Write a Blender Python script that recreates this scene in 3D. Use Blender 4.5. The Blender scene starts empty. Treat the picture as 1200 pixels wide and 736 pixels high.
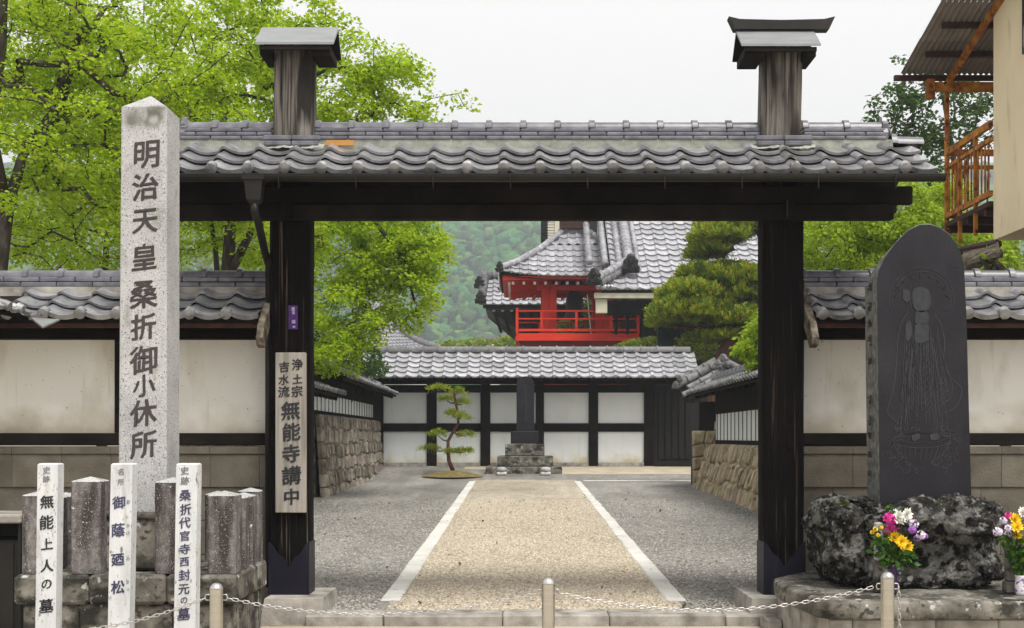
import bpy, bmesh, math, random
import numpy as np
from mathutils import Vector, Matrix, noise
R = math.radians
random.seed(7)
rng = np.random.default_rng(11)
S = bpy.context.scene
COL = S.collection

# ---------------------------------------------------------------- camera
cam_d = bpy.data.cameras.new("camera"); cam = bpy.data.objects.new("camera", cam_d); COL.objects.link(cam)
cam.location = (0, 0, 1.5); cam.rotation_euler = (R(90), 0, 0)
cam_d.sensor_width = 36; cam_d.lens = 42.0
cam_d.shift_x = -8 / 1200; cam_d.shift_y = 144 / 1200
cam_d.clip_start = 0.1; cam_d.clip_end = 6000
S.camera = cam
S.view_settings.view_transform = 'Standard'; S.view_settings.look = 'None'
S.view_settings.exposure = 0.45; S.view_settings.gamma = 1.0
S.cycles.max_bounces = 8; S.cycles.diffuse_bounces = 3; S.cycles.transmission_bounces = 4
S.cycles.transparent_max_bounces = 8; S.cycles.volume_bounces = 0
S.cycles.use_adaptive_sampling = True; S.cycles.adaptive_threshold = 0.02

# ---------------------------------------------------------------- sky and sun (bright thin overcast)
SUN_EL, SUN_AZ = 60.0, 148.0      # azimuth measured from +Y, clockwise: high, behind the camera and to the right
world = bpy.data.worlds.new("World"); S.world = world; world.use_nodes = True
nt = world.node_tree; nt.nodes.clear()
sky = nt.nodes.new('ShaderNodeTexSky'); sky.sky_type = 'NISHITA'; sky.sun_disc = False
sky.sun_elevation = R(SUN_EL); sky.sun_rotation = R(SUN_AZ)
hsv = nt.nodes.new('ShaderNodeHueSaturation'); hsv.inputs['Saturation'].default_value = 0.25
mx = nt.nodes.new('ShaderNodeMix'); mx.data_type = 'RGBA'; mx.inputs['Factor'].default_value = 0.88
mx.inputs['B'].default_value = (9.5, 9.15, 8.9, 1)
bg = nt.nodes.new('ShaderNodeBackground'); bg.inputs['Strength'].default_value = 0.1
wo = nt.nodes.new('ShaderNodeOutputWorld')
nt.links.new(sky.outputs[0], hsv.inputs['Color']); nt.links.new(hsv.outputs[0], mx.inputs['A'])
nt.links.new(mx.outputs['Result'], bg.inputs['Color']); nt.links.new(bg.outputs[0], wo.inputs['Surface'])
sd = bpy.data.lights.new("sun", 'SUN'); sd.energy = 3.3; sd.angle = R(24); sd.color = (1.0, 0.96, 0.9)
so = bpy.data.objects.new("sun", sd); COL.objects.link(so); so.location = (0, -20, 60)
_az, _el = R(SUN_AZ), R(SUN_EL)
sdir = Vector((math.sin(_az) * math.cos(_el), math.cos(_az) * math.cos(_el), math.sin(_el)))
so.rotation_euler = sdir.to_track_quat('Z', 'Y').to_euler()

# ---------------------------------------------------------------- helpers
FX, CX, HY, EYE = 1400.0, 608.0, 512.0, 1.5
def P(px, py, d): return Vector(((px - CX) / FX * d, d, EYE + (HY - py) / FX * d))
def X(px, d): return (px - CX) / FX * d
def Z(py, d): return EYE + (HY - py) / FX * d
WL = {}
def link(o, parent=None, loc=(0, 0, 0)):
    loc = Vector(loc); COL.objects.link(o); WL[o.name] = loc
    if parent is not None:
        o.parent = parent; o.location = loc - WL[parent.name]
    else: o.location = loc
    return o
def thing(name, loc, label, cat, group=None):
    o = bpy.data.objects.new(name, None); o.empty_display_size = 0.2; link(o, None, loc)
    o['label'] = label; o['category'] = cat
    if group: o['group'] = group
    return o
def tag(o, label=None, cat=None, group=None, kind=None):
    if label: o['label'] = label
    if cat: o['category'] = cat
    if group: o['group'] = group
    if kind: o['kind'] = kind
    return o
def inst(me, name, parent, M):
    o = bpy.data.objects.new(name, me); COL.objects.link(o)
    w = M.to_translation(); WL[o.name] = w
    if parent is not None:
        o.parent = parent; o.matrix_local = Matrix.Translation(-WL[parent.name]) @ M
    else: o.matrix_world = M
    return o
def frame(o, u, v, n):
    return Matrix(((u[0], v[0], n[0], o[0]), (u[1], v[1], n[1], o[1]), (u[2], v[2], n[2], o[2]), (0, 0, 0, 1)))
def unit(v): v = Vector(v); v.normalize(); return v

class MB:
    def __init__(s): s.v = []; s.f = []; s.m = []
    def add(s, vs, fs, m=0):
        b = len(s.v); s.v += [tuple(p) for p in vs]; s.f += [tuple(i + b for i in f) for f in fs]; s.m += [m] * len(fs); return s
    def box(s, x0, x1, y0, y1, z0, z1, ch=0.0, m=0):
        if ch <= 0:
            vs = [(x, y, z) for z in (z0, z1) for y in (y0, y1) for x in (x0, x1)]
            return s.add(vs, [(0, 2, 3, 1), (4, 5, 7, 6), (0, 1, 5, 4), (2, 6, 7, 3), (0, 4, 6, 2), (1, 3, 7, 5)], m)
        ch = min(ch, (x1 - x0) * .45, (y1 - y0) * .45, (z1 - z0) * .45)
        vs = []; idx = {}
        for i, x in enumerate((x0, x1)):
            for j, y in enumerate((y0, y1)):
                for k, z in enumerate((z0, z1)):
                    sx, sy, sz = (1, -1)[i], (1, -1)[j], (1, -1)[k]
                    idx[i, j, k] = len(vs)
                    vs += [(x, y + sy * ch, z + sz * ch), (x + sx * ch, y, z + sz * ch), (x + sx * ch, y + sy * ch, z)]
        I = lambda i, j, k, a: idx[i, j, k] + a
        fs = []
        for i in (0, 1): fs.append([I(i, 0, 0, 0), I(i, 1, 0, 0), I(i, 1, 1, 0), I(i, 0, 1, 0)][::(-1 if i == 0 else 1)])
        for j in (0, 1): fs.append([I(0, j, 0, 1), I(1, j, 0, 1), I(1, j, 1, 1), I(0, j, 1, 1)][::(1 if j == 0 else -1)])
        for k in (0, 1): fs.append([I(0, 0, k, 2), I(1, 0, k, 2), I(1, 1, k, 2), I(0, 1, k, 2)][::(-1 if k == 0 else 1)])
        for a in (0, 1):
            for b in (0, 1):
                fs.append([I(0, a, b, 1), I(1, a, b, 1), I(1, a, b, 2), I(0, a, b, 2)])
                fs.append([I(a, 0, b, 0), I(a, 1, b, 0), I(a, 1, b, 2), I(a, 0, b, 2)])
                fs.append([I(a, b, 0, 0), I(a, b, 1, 0), I(a, b, 1, 1), I(a, b, 0, 1)])
        for i in (0, 1):
            for j in (0, 1):
                for k in (0, 1): fs.append([I(i, j, k, 0), I(i, j, k, 1), I(i, j, k, 2)])
        return s.add(vs, fs, m)
    def beam(s, p0, p1, w, h, up=(0, 0, 1), m=0):
        p0, p1 = Vector(p0), Vector(p1); d = (p1 - p0).normalized(); sd_ = d.cross(Vector(up))
        if sd_.length < 1e-4: sd_ = d.cross(Vector((0, 1, 0)))
        sd_.normalize(); u = sd_.cross(d).normalized(); vs = []
        for p in (p0, p1):
            for a, b in ((-1, -1), (1, -1), (1, 1), (-1, 1)): vs.append(p + sd_ * a * w / 2 + u * b * h / 2)
        return s.add(vs, [(3, 2, 1, 0), (4, 5, 6, 7), (0, 1, 5, 4), (1, 2, 6, 5), (2, 3, 7, 6), (3, 0, 4, 7)], m)
    def tube(s, pts, rad, n=8, caps=True, m=0):
        pts = [Vector(p) for p in pts]
        if not hasattr(rad, '__len__'): rad = [rad] * len(pts)
        vs = []; ref = None
        for i, p in enumerate(pts):
            t = (pts[min(i + 1, len(pts) - 1)] - pts[max(i - 1, 0)])
            t = t.normalized() if t.length > 1e-9 else Vector((0, 0, 1))
            if ref is None: ref = t.orthogonal().normalized()
            ref = (ref - t * ref.dot(t)); ref = ref.normalized() if ref.length > 1e-6 else t.orthogonal().normalized()
            b = t.cross(ref)
            for k in range(n):
                a = 2 * math.pi * k / n; vs.append(p + (ref * math.cos(a) + b * math.sin(a)) * rad[i])
        fs = [(i * n + k, i * n + (k + 1) % n, (i + 1) * n + (k + 1) % n, (i + 1) * n + k) for i in range(len(pts) - 1) for k in range(n)]
        if caps: fs += [tuple(range(n))[::-1], tuple((len(pts) - 1) * n + k for k in range(n))]
        return s.add(vs, fs, m)
    def lathe(s, c, prof, n=16, m=0):
        c = Vector(c); vs = []
        for r, z in prof:
            for k in range(n):
                a = 2 * math.pi * k / n; vs.append(c + Vector((r * math.cos(a), r * math.sin(a), z)))
        fs = [(i * n + k, i * n + (k + 1) % n, (i + 1) * n + (k + 1) % n, (i + 1) * n + k) for i in range(len(prof) - 1) for k in range(n)]
        fs += [tuple(range(n))[::-1], tuple((len(prof) - 1) * n + k for k in range(n))]
        return s.add(vs, fs, m)
    def prism(s, poly, y0, y1, m=0, ax='y'):
        """poly: (a,b) pairs; ax y: a=x,b=z; ax x: a=y,b=z; ax z: a=x,b=y"""
        f = {'y': lambda a, b, c: (a, c, b), 'x': lambda a, b, c: (c, a, b), 'z': lambda a, b, c: (a, b, c)}[ax]
        n = len(poly); vs = [f(a, b, y0) for a, b in poly] + [f(a, b, y1) for a, b in poly]
        fs = [tuple(range(n)), tuple(range(2 * n - 1, n - 1, -1))] + [(i, n + i, n + (i + 1) % n, (i + 1) % n) for i in range(n)]
        return s.add(vs, fs, m)
    def grid(s, fn, nu, nv, m=0, closed_u=False):
        vs = [fn(i / (nu if closed_u else nu - 1), j / (nv - 1)) for j in range(nv) for i in range(nu)]
        mu = nu if closed_u else nu - 1
        return s.add(vs, [(j * nu + i, j * nu + (i + 1) % nu, (j + 1) * nu + (i + 1) % nu, (j + 1) * nu + i) for j in range(nv - 1) for i in range(mu)], m)
    def mesh(s, name, mats, smooth=False, normals=True, centre=True):
        me = bpy.data.meshes.new(name)
        c = Vector((0, 0, 0))
        if centre:
            a = np.array(s.v); lo, hi = a.min(0), a.max(0); c = Vector(((lo[0] + hi[0]) / 2, (lo[1] + hi[1]) / 2, lo[2])); s_v = (a - np.array(c)).tolist()
        else: s_v = s.v
        me.from_pydata(s_v, [], s.f)
        for mt in (mats if isinstance(mats, (list, tuple)) else [mats]): me.materials.append(mt)
        if any(s.m): me.polygons.foreach_set('material_index', s.m)
        if normals:
            bm = bmesh.new(); bm.from_mesh(me); bmesh.ops.recalc_face_normals(bm, faces=bm.faces); bm.to_mesh(me); bm.free()
        if smooth: me.polygons.foreach_set('use_smooth', [True] * len(me.polygons))
        me.update(); return me, c
    def build(s, name, mats, parent=None, smooth=False, normals=True, auto=False):
        me, c = s.mesh(name, mats, smooth, normals)
        o = bpy.data.objects.new(name, me); link(o, parent, c)
        if auto: me.shade_smooth() if hasattr(me, 'shade_smooth') else None; sharp(me, 35)
        return o
def sharp(me, ang):
    bm = bmesh.new(); bm.from_mesh(me)
    for f in bm.faces: f.smooth = True
    for e in bm.edges:
        e.smooth = not (len(e.link_faces) != 2 or e.calc_face_angle(0) > R(ang))
    bm.to_mesh(me); bm.free()
def structure(o): o['kind'] = 'structure'; return o
def stuff(o): o['kind'] = 'stuff'; return o

# ---------------------------------------------------------------- materials
def srgb(r, g, b):
    f = lambda c: (c / 255 / 12.92) if c / 255 <= .04045 else ((c / 255 + .055) / 1.055) ** 2.4
    return (f(r), f(g), f(b), 1)
def mat(name, cols, scale=(4, 4, 4), detail=5, rough=.8, bump=.3, bscale=None, bdist=.01, rnd=.12, hue=0.0, spec=.3, metal=0.0,
        layers=(), world_co=False, island=False, distort=0.0, coat=0.0):
    """noise ramp over object coordinates; layers = (scale vec, lo, hi, colour, detail[, kind]) painted over it"""
    m = bpy.data.materials.new(name); m.use_nodes = True; n = m.node_tree.nodes; l = m.node_tree.links
    b = n['Principled BSDF']; b.inputs['Roughness'].default_value = rough; b.inputs['Specular IOR Level'].default_value = spec
    b.inputs['Metallic'].default_value = metal; b.inputs['Coat Weight'].default_value = coat
    if world_co: g = n.new('ShaderNodeNewGeometry'); co = g.outputs['Position']
    else: tc = n.new('ShaderNodeTexCoord'); co = tc.outputs['Object']
    oi = n.new('ShaderNodeObjectInfo')
    if island: gi = n.new('ShaderNodeNewGeometry'); rv = gi.outputs['Random Per Island']
    else: rv = oi.outputs['Random']
    off = n.new('ShaderNodeMath'); off.operation = 'MULTIPLY'; off.inputs[1].default_value = 0 if world_co else 43.7; l.new(rv, off.inputs[0])
    add = n.new('ShaderNodeVectorMath'); l.new(co, add.inputs[0]); l.new(off.outputs[0], add.inputs[1])
    def nz(sc, det, kind='noise', W=0):
        def wob(k, s_):
            t = n.new('ShaderNodeTexNoise'); t.inputs['Scale'].default_value = s_; t.inputs['Detail'].default_value = 6; l.new(add.outputs[0], t.inputs['Vector'])
            q = n.new('ShaderNodeVectorMath'); q.operation = 'SUBTRACT'; l.new(t.outputs['Color'], q.inputs[0]); q.inputs[1].default_value = (.5, .5, .5)
            w = n.new('ShaderNodeVectorMath'); w.operation = 'SCALE'; l.new(q.outputs[0], w.inputs[0]); w.inputs['Scale'].default_value = k; return w.outputs[0]
        if kind in ('spot', 'low'):
            gg = n.new('ShaderNodeNewGeometry'); w = n.new('ShaderNodeVectorMath'); l.new(gg.outputs['Position'], w.inputs[0]); l.new(wob(det, 7.0 if kind == 'spot' else 3.0), w.inputs[1])
            if kind == 'spot':
                dn = n.new('ShaderNodeVectorMath'); dn.operation = 'DISTANCE'; l.new(w.outputs[0], dn.inputs[0]); dn.inputs[1].default_value = sc; return dn.outputs['Value'], None
            sx = n.new('ShaderNodeSeparateXYZ'); l.new(w.outputs[0], sx.inputs[0]); return sx.outputs['Z'], None
        if kind == 'crack':
            w = n.new('ShaderNodeVectorMath'); l.new(add.outputs[0], w.inputs[0]); l.new(wob(.9, 1.7), w.inputs[1])
            t = n.new('ShaderNodeTexVoronoi'); t.feature = 'DISTANCE_TO_EDGE'; t.inputs['Scale'].default_value = sc; l.new(w.outputs[0], t.inputs['Vector']); return t.outputs['Distance'], None
        mp = n.new('ShaderNodeVectorMath'); mp.operation = 'MULTIPLY'; l.new(add.outputs[0], mp.inputs[0])
        mp.inputs[1].default_value = sc if hasattr(sc, '__len__') else (sc,) * 3
        if kind == 'voronoi':
            t = n.new('ShaderNodeTexVoronoi'); t.inputs['Scale'].default_value = 1; l.new(mp.outputs[0], t.inputs['Vector']); return t.outputs['Distance'], t.outputs['Color']
        t = n.new('ShaderNodeTexNoise'); t.inputs['Scale'].default_value = 1; t.inputs['Detail'].default_value = det
        t.inputs['Distortion'].default_value = distort; l.new(mp.outputs[0], t.inputs['Vector']); return t.outputs['Fac'], t.outputs['Color']
    r = n.new('ShaderNodeValToRGB'); f, _ = nz(scale, detail); l.new(f, r.inputs[0])
    el = r.color_ramp.elements
    k = len(cols)
    for i, c in enumerate(cols):
        p = .28 + .44 * i / max(1, k - 1)
        e = el[i] if i < 2 else el.new(p)
        e.position = p; e.color = c if len(c) == 4 else (*c, 1)
    out = r.outputs[0]
    for ly in layers:
        sc, lo, hi, c, det = ly[:5]; kind = ly[5] if len(ly) > 5 else 'noise'
        f, _ = nz(sc, det, kind)
        mr = n.new('ShaderNodeMapRange'); mr.inputs[1].default_value = lo; mr.inputs[2].default_value = hi; l.new(f, mr.inputs[0])
        if len(ly) > 6: mr.inputs[4].default_value = ly[6]
        mi = n.new('ShaderNodeMix'); mi.data_type = 'RGBA'; l.new(mr.outputs[0], mi.inputs['Factor'])
        l.new(out, mi.inputs['A']); mi.inputs['B'].default_value = c if len(c) == 4 else (*c, 1); out = mi.outputs['Result']
    if rnd or hue:
        h = n.new('ShaderNodeHueSaturation'); mr = n.new('ShaderNodeMapRange'); l.new(rv, mr.inputs[0])
        mr.inputs[3].default_value = 1 - rnd; mr.inputs[4].default_value = 1 + rnd; l.new(mr.outputs[0], h.inputs['Value'])
        if hue:
            m2 = n.new('ShaderNodeMath'); m2.operation = 'MULTIPLY'; m2.inputs[1].default_value = 17.31; l.new(rv, m2.inputs[0])
            m3 = n.new('ShaderNodeMath'); m3.operation = 'FRACT'; l.new(m2.outputs[0], m3.inputs[0])
            mh = n.new('ShaderNodeMapRange'); l.new(m3.outputs[0], mh.inputs[0]); mh.inputs[3].default_value = .5 - hue; mh.inputs[4].default_value = .5 + hue
            l.new(mh.outputs[0], h.inputs['Hue'])
        l.new(out, h.inputs['Color']); out = h.outputs[0]
    l.new(out, b.inputs['Base Color'])
    if bump:
        f, _ = nz(bscale if bscale else scale, 6)
        bp = n.new('ShaderNodeBump'); bp.inputs['Strength'].default_value = bump; bp.inputs['Distance'].default_value = bdist
        l.new(f, bp.inputs['Height']); l.new(bp.outputs[0], b.inputs['Normal'])
    return m
def leaf_mat(name, cols, trans=.45, rough=.5):
    m = bpy.data.materials.new(name); m.use_nodes = True; n = m.node_tree.nodes; l = m.node_tree.links; n.clear()
    g = n.new('ShaderNodeNewGeometry'); r = n.new('ShaderNodeValToRGB'); l.new(g.outputs['Random Per Island'], r.inputs[0])
    for i, c in enumerate(cols):
        p = i / (len(cols) - 1); e = r.color_ramp.elements[i] if i < 2 else r.color_ramp.elements.new(p); e.position = p; e.color = (*c, 1)
    d = n.new('ShaderNodeBsdfPrincipled'); d.inputs['Roughness'].default_value = rough; d.inputs['Specular IOR Level'].default_value = .25
    t = n.new('ShaderNodeBsdfTranslucent'); mxs = n.new('ShaderNodeMixShader'); mxs.inputs[0].default_value = trans
    o = n.new('ShaderNodeOutputMaterial'); l.new(r.outputs[0], d.inputs['Base Color']); l.new(r.outputs[0], t.inputs['Color'])
    l.new(d.outputs[0], mxs.inputs[1]); l.new(t.outputs[0], mxs.inputs[2]); l.new(mxs.outputs[0], o.inputs['Surface'])
    return m
G = lambda v, t=0: (v, v, v + t)
M = {}
M['tile'] = mat('glazed_grey_roof_tile', [(.10, .102, .11), (.20, .203, .215), (.33, .332, .345)], scale=(9, 9, 9), rough=.30, bump=.12, bscale=(30, 30, 30), rnd=.28, spec=1.0, coat=.5,
                layers=[((25, 25, 25), .60, .72, (.07, .07, .065), 5), ((6, 6, 6), .60, .74, (.19, .19, .17), 7)])
M['tile_far'] = mat('pale_grey_roof_tile', [(.20, .20, .22), (.33, .33, .355), (.42, .42, .45)], scale=(5, 5, 5), rough=.33, bump=0, rnd=.22, spec=.9, coat=.3)
M['tile_old'] = mat('dark_aged_roof_tile', [(.07, .07, .075), (.12, .12, .125), (.2, .2, .2)], scale=(8, 8, 8), rough=.5, bump=.15, rnd=.25, spec=.5)
M['ridge_tile'] = mat('ridge_tile_glaze', [(.065, .065, .078), (.115, .115, .135), (.17, .17, .19)], scale=(10, 10, 10), rough=.35, bump=.1, bscale=(30,) * 3, rnd=.14, spec=.5)
M['mortar'] = mat('roof_mortar', [(.18, .19, .16), (.36, .37, .32)], scale=(12,) * 3, rough=.95, bump=.5, bscale=(40,) * 3)
M['darkwood'] = mat('black_stained_wood', [(.006, .005, .0045), (.011, .009, .008), (.018, .014, .012)], scale=(3, 3, 3), rough=.8, bump=.3, bscale=(20, 20, 20), rnd=.2, spec=.08)
M['postwood'] = mat('weathered_gate_post_wood', [(.010, .008, .006), (.030, .022, .017), (.075, .055, .042)], scale=(26, 26, .7), detail=6, rough=.85, bump=.8, bscale=(50, 50, 1.2), bdist=.012, rnd=.1, spec=.1,
                    layers=[((48, 48, 1.0), .53, .64, (.12, .082, .056), 5), ((9, 9, .6), .54, .68, (.065, .045, .033), 5), (1, 1.05, .55, (.14, .12, .10), 1.6, 'low'), ((60, 60, 1.2), .50, .60, (.012, .009, .007), 4), ((45, 45, .8), .3, .42, (.004, .003, .003), 4)])
M['greywood'] = mat('sun_bleached_post_wood', [(.03, .026, .022), (.14, .125, .11), (.24, .225, .2)], scale=(30, 30, 1.2), detail=6, rough=.9, bump=1.0, bscale=(45, 45, 1.3), bdist=.012, rnd=.1,
                    layers=[((50, 50, 1.2), .54, .66, (.012, .01, .009), 5), ((7, 7, 1.1), .53, .64, (.018, .015, .013), 5)])
M['signwood'] = mat('grey_sign_board_wood', [(.16, .145, .125), (.27, .25, .22), (.36, .335, .3)], scale=(28, 28, 1.5), detail=6, rough=.85, bump=.4, bscale=(40, 40, 2), rnd=.05)
M['barkwood'] = mat('curled_weathered_wood', [(.02, .016, .012), (.12, .1, .075), (.26, .23, .18)], scale=(14, 10, 10), detail=7, rough=.95, bump=1.0, bscale=(22, 20, 20), bdist=.03, rnd=0)
M['plaster'] = mat('cream_wall_plaster', [(.68, .67, .61), (.77, .76, .71), (.81, .80, .76)], scale=(1.2, 1.2, .8), rough=.95, bump=.1, bscale=(14,) * 3, rnd=.03,
                   layers=[(1, 1.75, 1.52, (.44, .40, .32), .5, 'low'), ((3, 3, 1.2), .56, .8, (.52, .47, .37), 7), ((14, 14, .9), .62, .78, (.55, .52, .45), 5), ((40, 40, 40), .70, .76, (.3, .27, .2), 2)])
M['white'] = mat('white_wall_plaster', [(.70, .735, .75), (.77, .80, .81)], scale=(.8, .8, .6), rough=.9, bump=.05, rnd=.03, layers=[(1, .98, .62, (.55, .49, .34), .9, 'low'), ((1.5, 1.5, .9), .60, .85, (.62, .60, .52), 7), ((7, 7, .6), .62, .8, (.60, .61, .60), 5)])
M['block'] = mat('tan_textured_block', [(.10, .088, .070), (.135, .12, .094), (.168, .15, .118)], scale=(5,) * 3, rough=.95, bump=.8, bscale=(60,) * 3, bdist=.008, rnd=.1,
                 layers=[((4, 4, 2), .6, .8, (.1, .09, .07), 5)])
M['granite'] = mat('speckled_pale_granite', [(.30, .30, .30), (.39, .39, .39), (.45, .45, .45)], scale=(3,) * 3, rough=.85, bump=.25, bscale=(90,) * 3, bdist=.004, rnd=.05,
                   layers=[((80,) * 3, .58, .66, (.13, .13, .13), 2), ((140,) * 3, .60, .68, (.60, .60, .60), 2), ((6, 6, 3), .60, .74, (.2, .2, .175), 7), ((18, 18, 2), .64, .76, (.22, .215, .2), 5)])
M['pillar'] = mat('weathered_pillar_granite', [(.30, .30, .30), (.39, .39, .39), (.45, .45, .45)], scale=(3,) * 3, rough=.85, bump=.25, bscale=(90,) * 3, bdist=.004, rnd=0,
                   layers=[((80,) * 3, .58, .66, (.13, .13, .13), 2), ((140,) * 3, .60, .68, (.60, .60, .60), 2), ((6, 6, 3), .60, .74, (.2, .2, .175), 7),
                           ((-2.69, 8.3, 3.70), .085, .03, (.15, .15, .13), .16, 'spot'), ((-2.54, 8.3, 3.72), .11, .05, (.12, .12, .10), .18, 'spot'), ((-2.54, 8.3, 3.70), .05, .02, (.33, .33, .32), .1, 'spot'), ((11, 11, 5), .62, .72, (.33, .33, .32), 8)])
M['mossgranite'] = mat('mossy_stained_granite', [(.065, .060, .050), (.15, .14, .12), (.28, .265, .23)], scale=(7, 7, 5), detail=8, rough=.95, bump=.6, bscale=(50,) * 3, bdist=.01, rnd=.12,
                       layers=[((4, 4, 6), .48, .60, (.028, .027, .022), 9), ((22,) * 3, .56, .64, (.05, .048, .04), 7), ((13,) * 3, .63, .69, (.42, .42, .39), 7)])
M['redgranite'] = mat('rust_stained_fence_granite', [(.07, .064, .062), (.125, .114, .11), (.21, .198, .192)], scale=(22,) * 3, detail=7, rough=.9, bump=.4, bscale=(70,) * 3, bdist=.006, rnd=.12,
                      layers=[((13, 13, 2.0), .44, .60, (.04, .032, .030), 7), ((130,) * 3, .60, .7, (.33, .32, .31), 2), ((30, 30, 30), .70, .73, (.5, .5, .48), 2)])
M['kerb'] = mat('pale_kerb_stone', [(.48, .47, .44), (.6, .59, .56)], scale=(6,) * 3, rough=.9, bump=.3, bscale=(60,) * 3, rnd=.08, layers=[((7, 7, 7), .62, .74, (.33, .31, .27), 6)])
M['sill'] = mat('worn_sill_stone', [(.14, .13, .11), (.3, .28, .25), (.42, .4, .36)], scale=(6, 6, 6), detail=7, rough=.9, bump=.4, bscale=(50,) * 3, rnd=.1)
M['slate'] = mat('dark_slate_slab', [(.008, .0075, .010), (.012, .0115, .0155), (.018, .0175, .0225)], scale=(2.5,) * 3, detail=8, rough=.6, bump=.2, bscale=(60,) * 3, rnd=0, spec=.22,
                 layers=[((3, 3, 1.2), .5, .75, (.022, .021, .026), 8), ((9, 9, 2), .56, .7, (.012, .012, .015), 6), ((60,) * 3, .7, .76, (.012, .012, .014), 2)])
M['slate_edge'] = mat('rough_lichen_slate_edge', [(.06, .062, .062), (.13, .135, .13), (.22, .22, .2)], scale=(18,) * 3, detail=8, rough=.9, bump=.8, bscale=(30,) * 3, bdist=.01, rnd=0)
M['engrave'] = mat('engraved_line_stone', [(.04, .042, .047), (.07, .072, .08)], scale=(20,) * 3, rough=.9, bump=0, rnd=0)
M['engrave_fill'] = mat('honed_stone_fill', [(.026, .027, .031), (.043, .045, .051)], scale=(20,) * 3, rough=.9, bump=0, rnd=0)
M['rock'] = mat('lichen_boulder', [(.012, .0115, .0105), (.035, .033, .030), (.085, .08, .075)], scale=(9,) * 3, detail=11, rough=1, bump=1.0, bscale=(26,) * 3, bdist=.05, rnd=0, world_co=True, spec=.1,
                layers=[((2.4,) * 3, .50, .60, (.15, .148, .14), 11), ((11,) * 3, .46, .58, (.02, .019, .018), 9), ((16,) * 3, .55, .63, (.17, .168, .16), 11), ((38,) * 3, .62, .68, (.20, .20, .19), 8), ((13,) * 3, .52, .62, (.010, .010, .009), 8), ((3.1,) * 3, .60, .68, (.030, .034, .010), 9)])
M['steel'] = mat('brushed_steel', [(.5, .48, .43), (.6, .58, .53)], scale=(2, 2, 60), rough=.28, bump=0, rnd=.02, metal=1.0)
M['chain'] = mat('galvanised_chain', [(.45, .44, .43), (.6, .58, .57)], scale=(30,) * 3, rough=.35, bump=0, rnd=.1, metal=.85)
M['metalgrey'] = mat('grey_metal_sheet', [(.19, .20, .205), (.27, .285, .29)], scale=(3, 12, 3), rough=.45, bump=.05, rnd=.05, metal=.3)
M['gutter'] = mat('dark_copper_gutter', [(.012, .011, .010), (.022, .019, .018)], scale=(6,) * 3, rough=.45, bump=.05, rnd=.05, metal=.3)
M['navy'] = mat('dark_navy_metal_shoe', [(.007, .0065, .014), (.012, .011, .021)], scale=(3,) * 3, rough=.5, bump=.05, rnd=.05, metal=.2, layers=[((30, 30, 2), .6, .75, (.03, .028, .05), 4)])
M['red'] = mat('vermilion_paint', [(.50, .022, .008), (.66, .036, .012)], scale=(2,) * 3, rough=.5, bump=.05, rnd=.08)
M['darkred'] = mat('dark_red_boards', [(.10, .012, .01), (.16, .02, .015)], scale=(3,) * 3, rough=.7, bump=.1, rnd=.1)
M['whitepaint'] = mat('white_paint', [(.74, .74, .72), (.8, .8, .78)], scale=(3,) * 3, rough=.7, bump=0, rnd=.03)
M['creampaint'] = mat('cream_beam_paint', [(.5, .48, .38), (.58, .56, .45)], scale=(3,) * 3, rough=.7, bump=0, rnd=.03)
M['bronze'] = mat('black_bronze', [(.012, .012, .012), (.03, .03, .028)], scale=(5,) * 3, rough=.5, bump=.1, rnd=0, metal=.4)
M['black'] = mat('black_board', [(.006, .006, .006), (.012, .011, .01)], scale=(12, 12, 1), rough=.7, bump=.1, rnd=.2)
M['stakewhite'] = mat('white_painted_marker_post', [(.44, .455, .47), (.55, .565, .58), (.62, .635, .645)], scale=(10, 10, 3), detail=7, rough=.75, bump=.2, bscale=(60, 60, 12), rnd=.03,
                      layers=[((34, 34, 14), .62, .70, (.17, .16, .15), 7), ((14, 14, 3), .58, .76, (.36, .35, .32), 7), ((90, 90, 40), .62, .68, (.3, .29, .27), 3)])
M['ink'] = mat('black_ink', [(.012, .012, .014), (.03, .03, .035)], scale=(60,) * 3, rough=.6, bump=0, rnd=.2)
M['fadeink'] = mat('faded_black_ink', [(.07, .07, .08), (.3, .3, .31)], scale=(60,) * 3, rough=.8, bump=0, rnd=.2)
M['inkblue'] = mat('blue_black_ink', [(.03, .03, .07), (.07, .07, .13)], scale=(60,) * 3, rough=.6, bump=0, rnd=.2)
M['carved'] = mat('carved_letter_shadow_paint', [(.025, .021, .021), (.075, .066, .064)], scale=(50, 50, 20), detail=5, rough=.9, bump=0, rnd=.1)
M['rust'] = mat('rusty_orange_steel', [(.10, .025, .008), (.34, .12, .015), (.5, .24, .03)], scale=(7,) * 3, detail=8, rough=.8, bump=.3, bscale=(40,) * 3, rnd=.12, layers=[((11,) * 3, .58, .66, (.07, .02, .01), 7)])
M['darkrust'] = mat('dark_rusty_steel', [(.018, .009, .007), (.06, .020, .013)], scale=(9,) * 3, detail=6, rough=.8, bump=.2, rnd=.12)
M['corrugated'] = mat('grey_corrugated_sheet', [(.17, .145, .13), (.27, .24, .21)], scale=(4,) * 3, detail=6, rough=.7, bump=.1, rnd=.12)
M['beige'] = mat('beige_house_render', [(.70, .58, .39), (.80, .69, .49)], scale=(1.5, 1.5, .7), rough=.9, bump=.2, bscale=(50,) * 3, bdist=.004, rnd=0, layers=[((4, 4, 1), .6, .8, (.45, .36, .24), 5)])
M['brownwall'] = mat('brown_house_wall', [(.16, .11, .05), (.22, .16, .08)], scale=(3,) * 3, rough=.9, bump=.2, rnd=0)
M['bark'] = mat('grey_brown_bark', [(.018, .015, .012), (.05, .042, .034), (.11, .095, .08)], scale=(14, 14, 4), detail=7, rough=.95, bump=.8, bscale=(30, 30, 8), bdist=.02, rnd=0)
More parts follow.
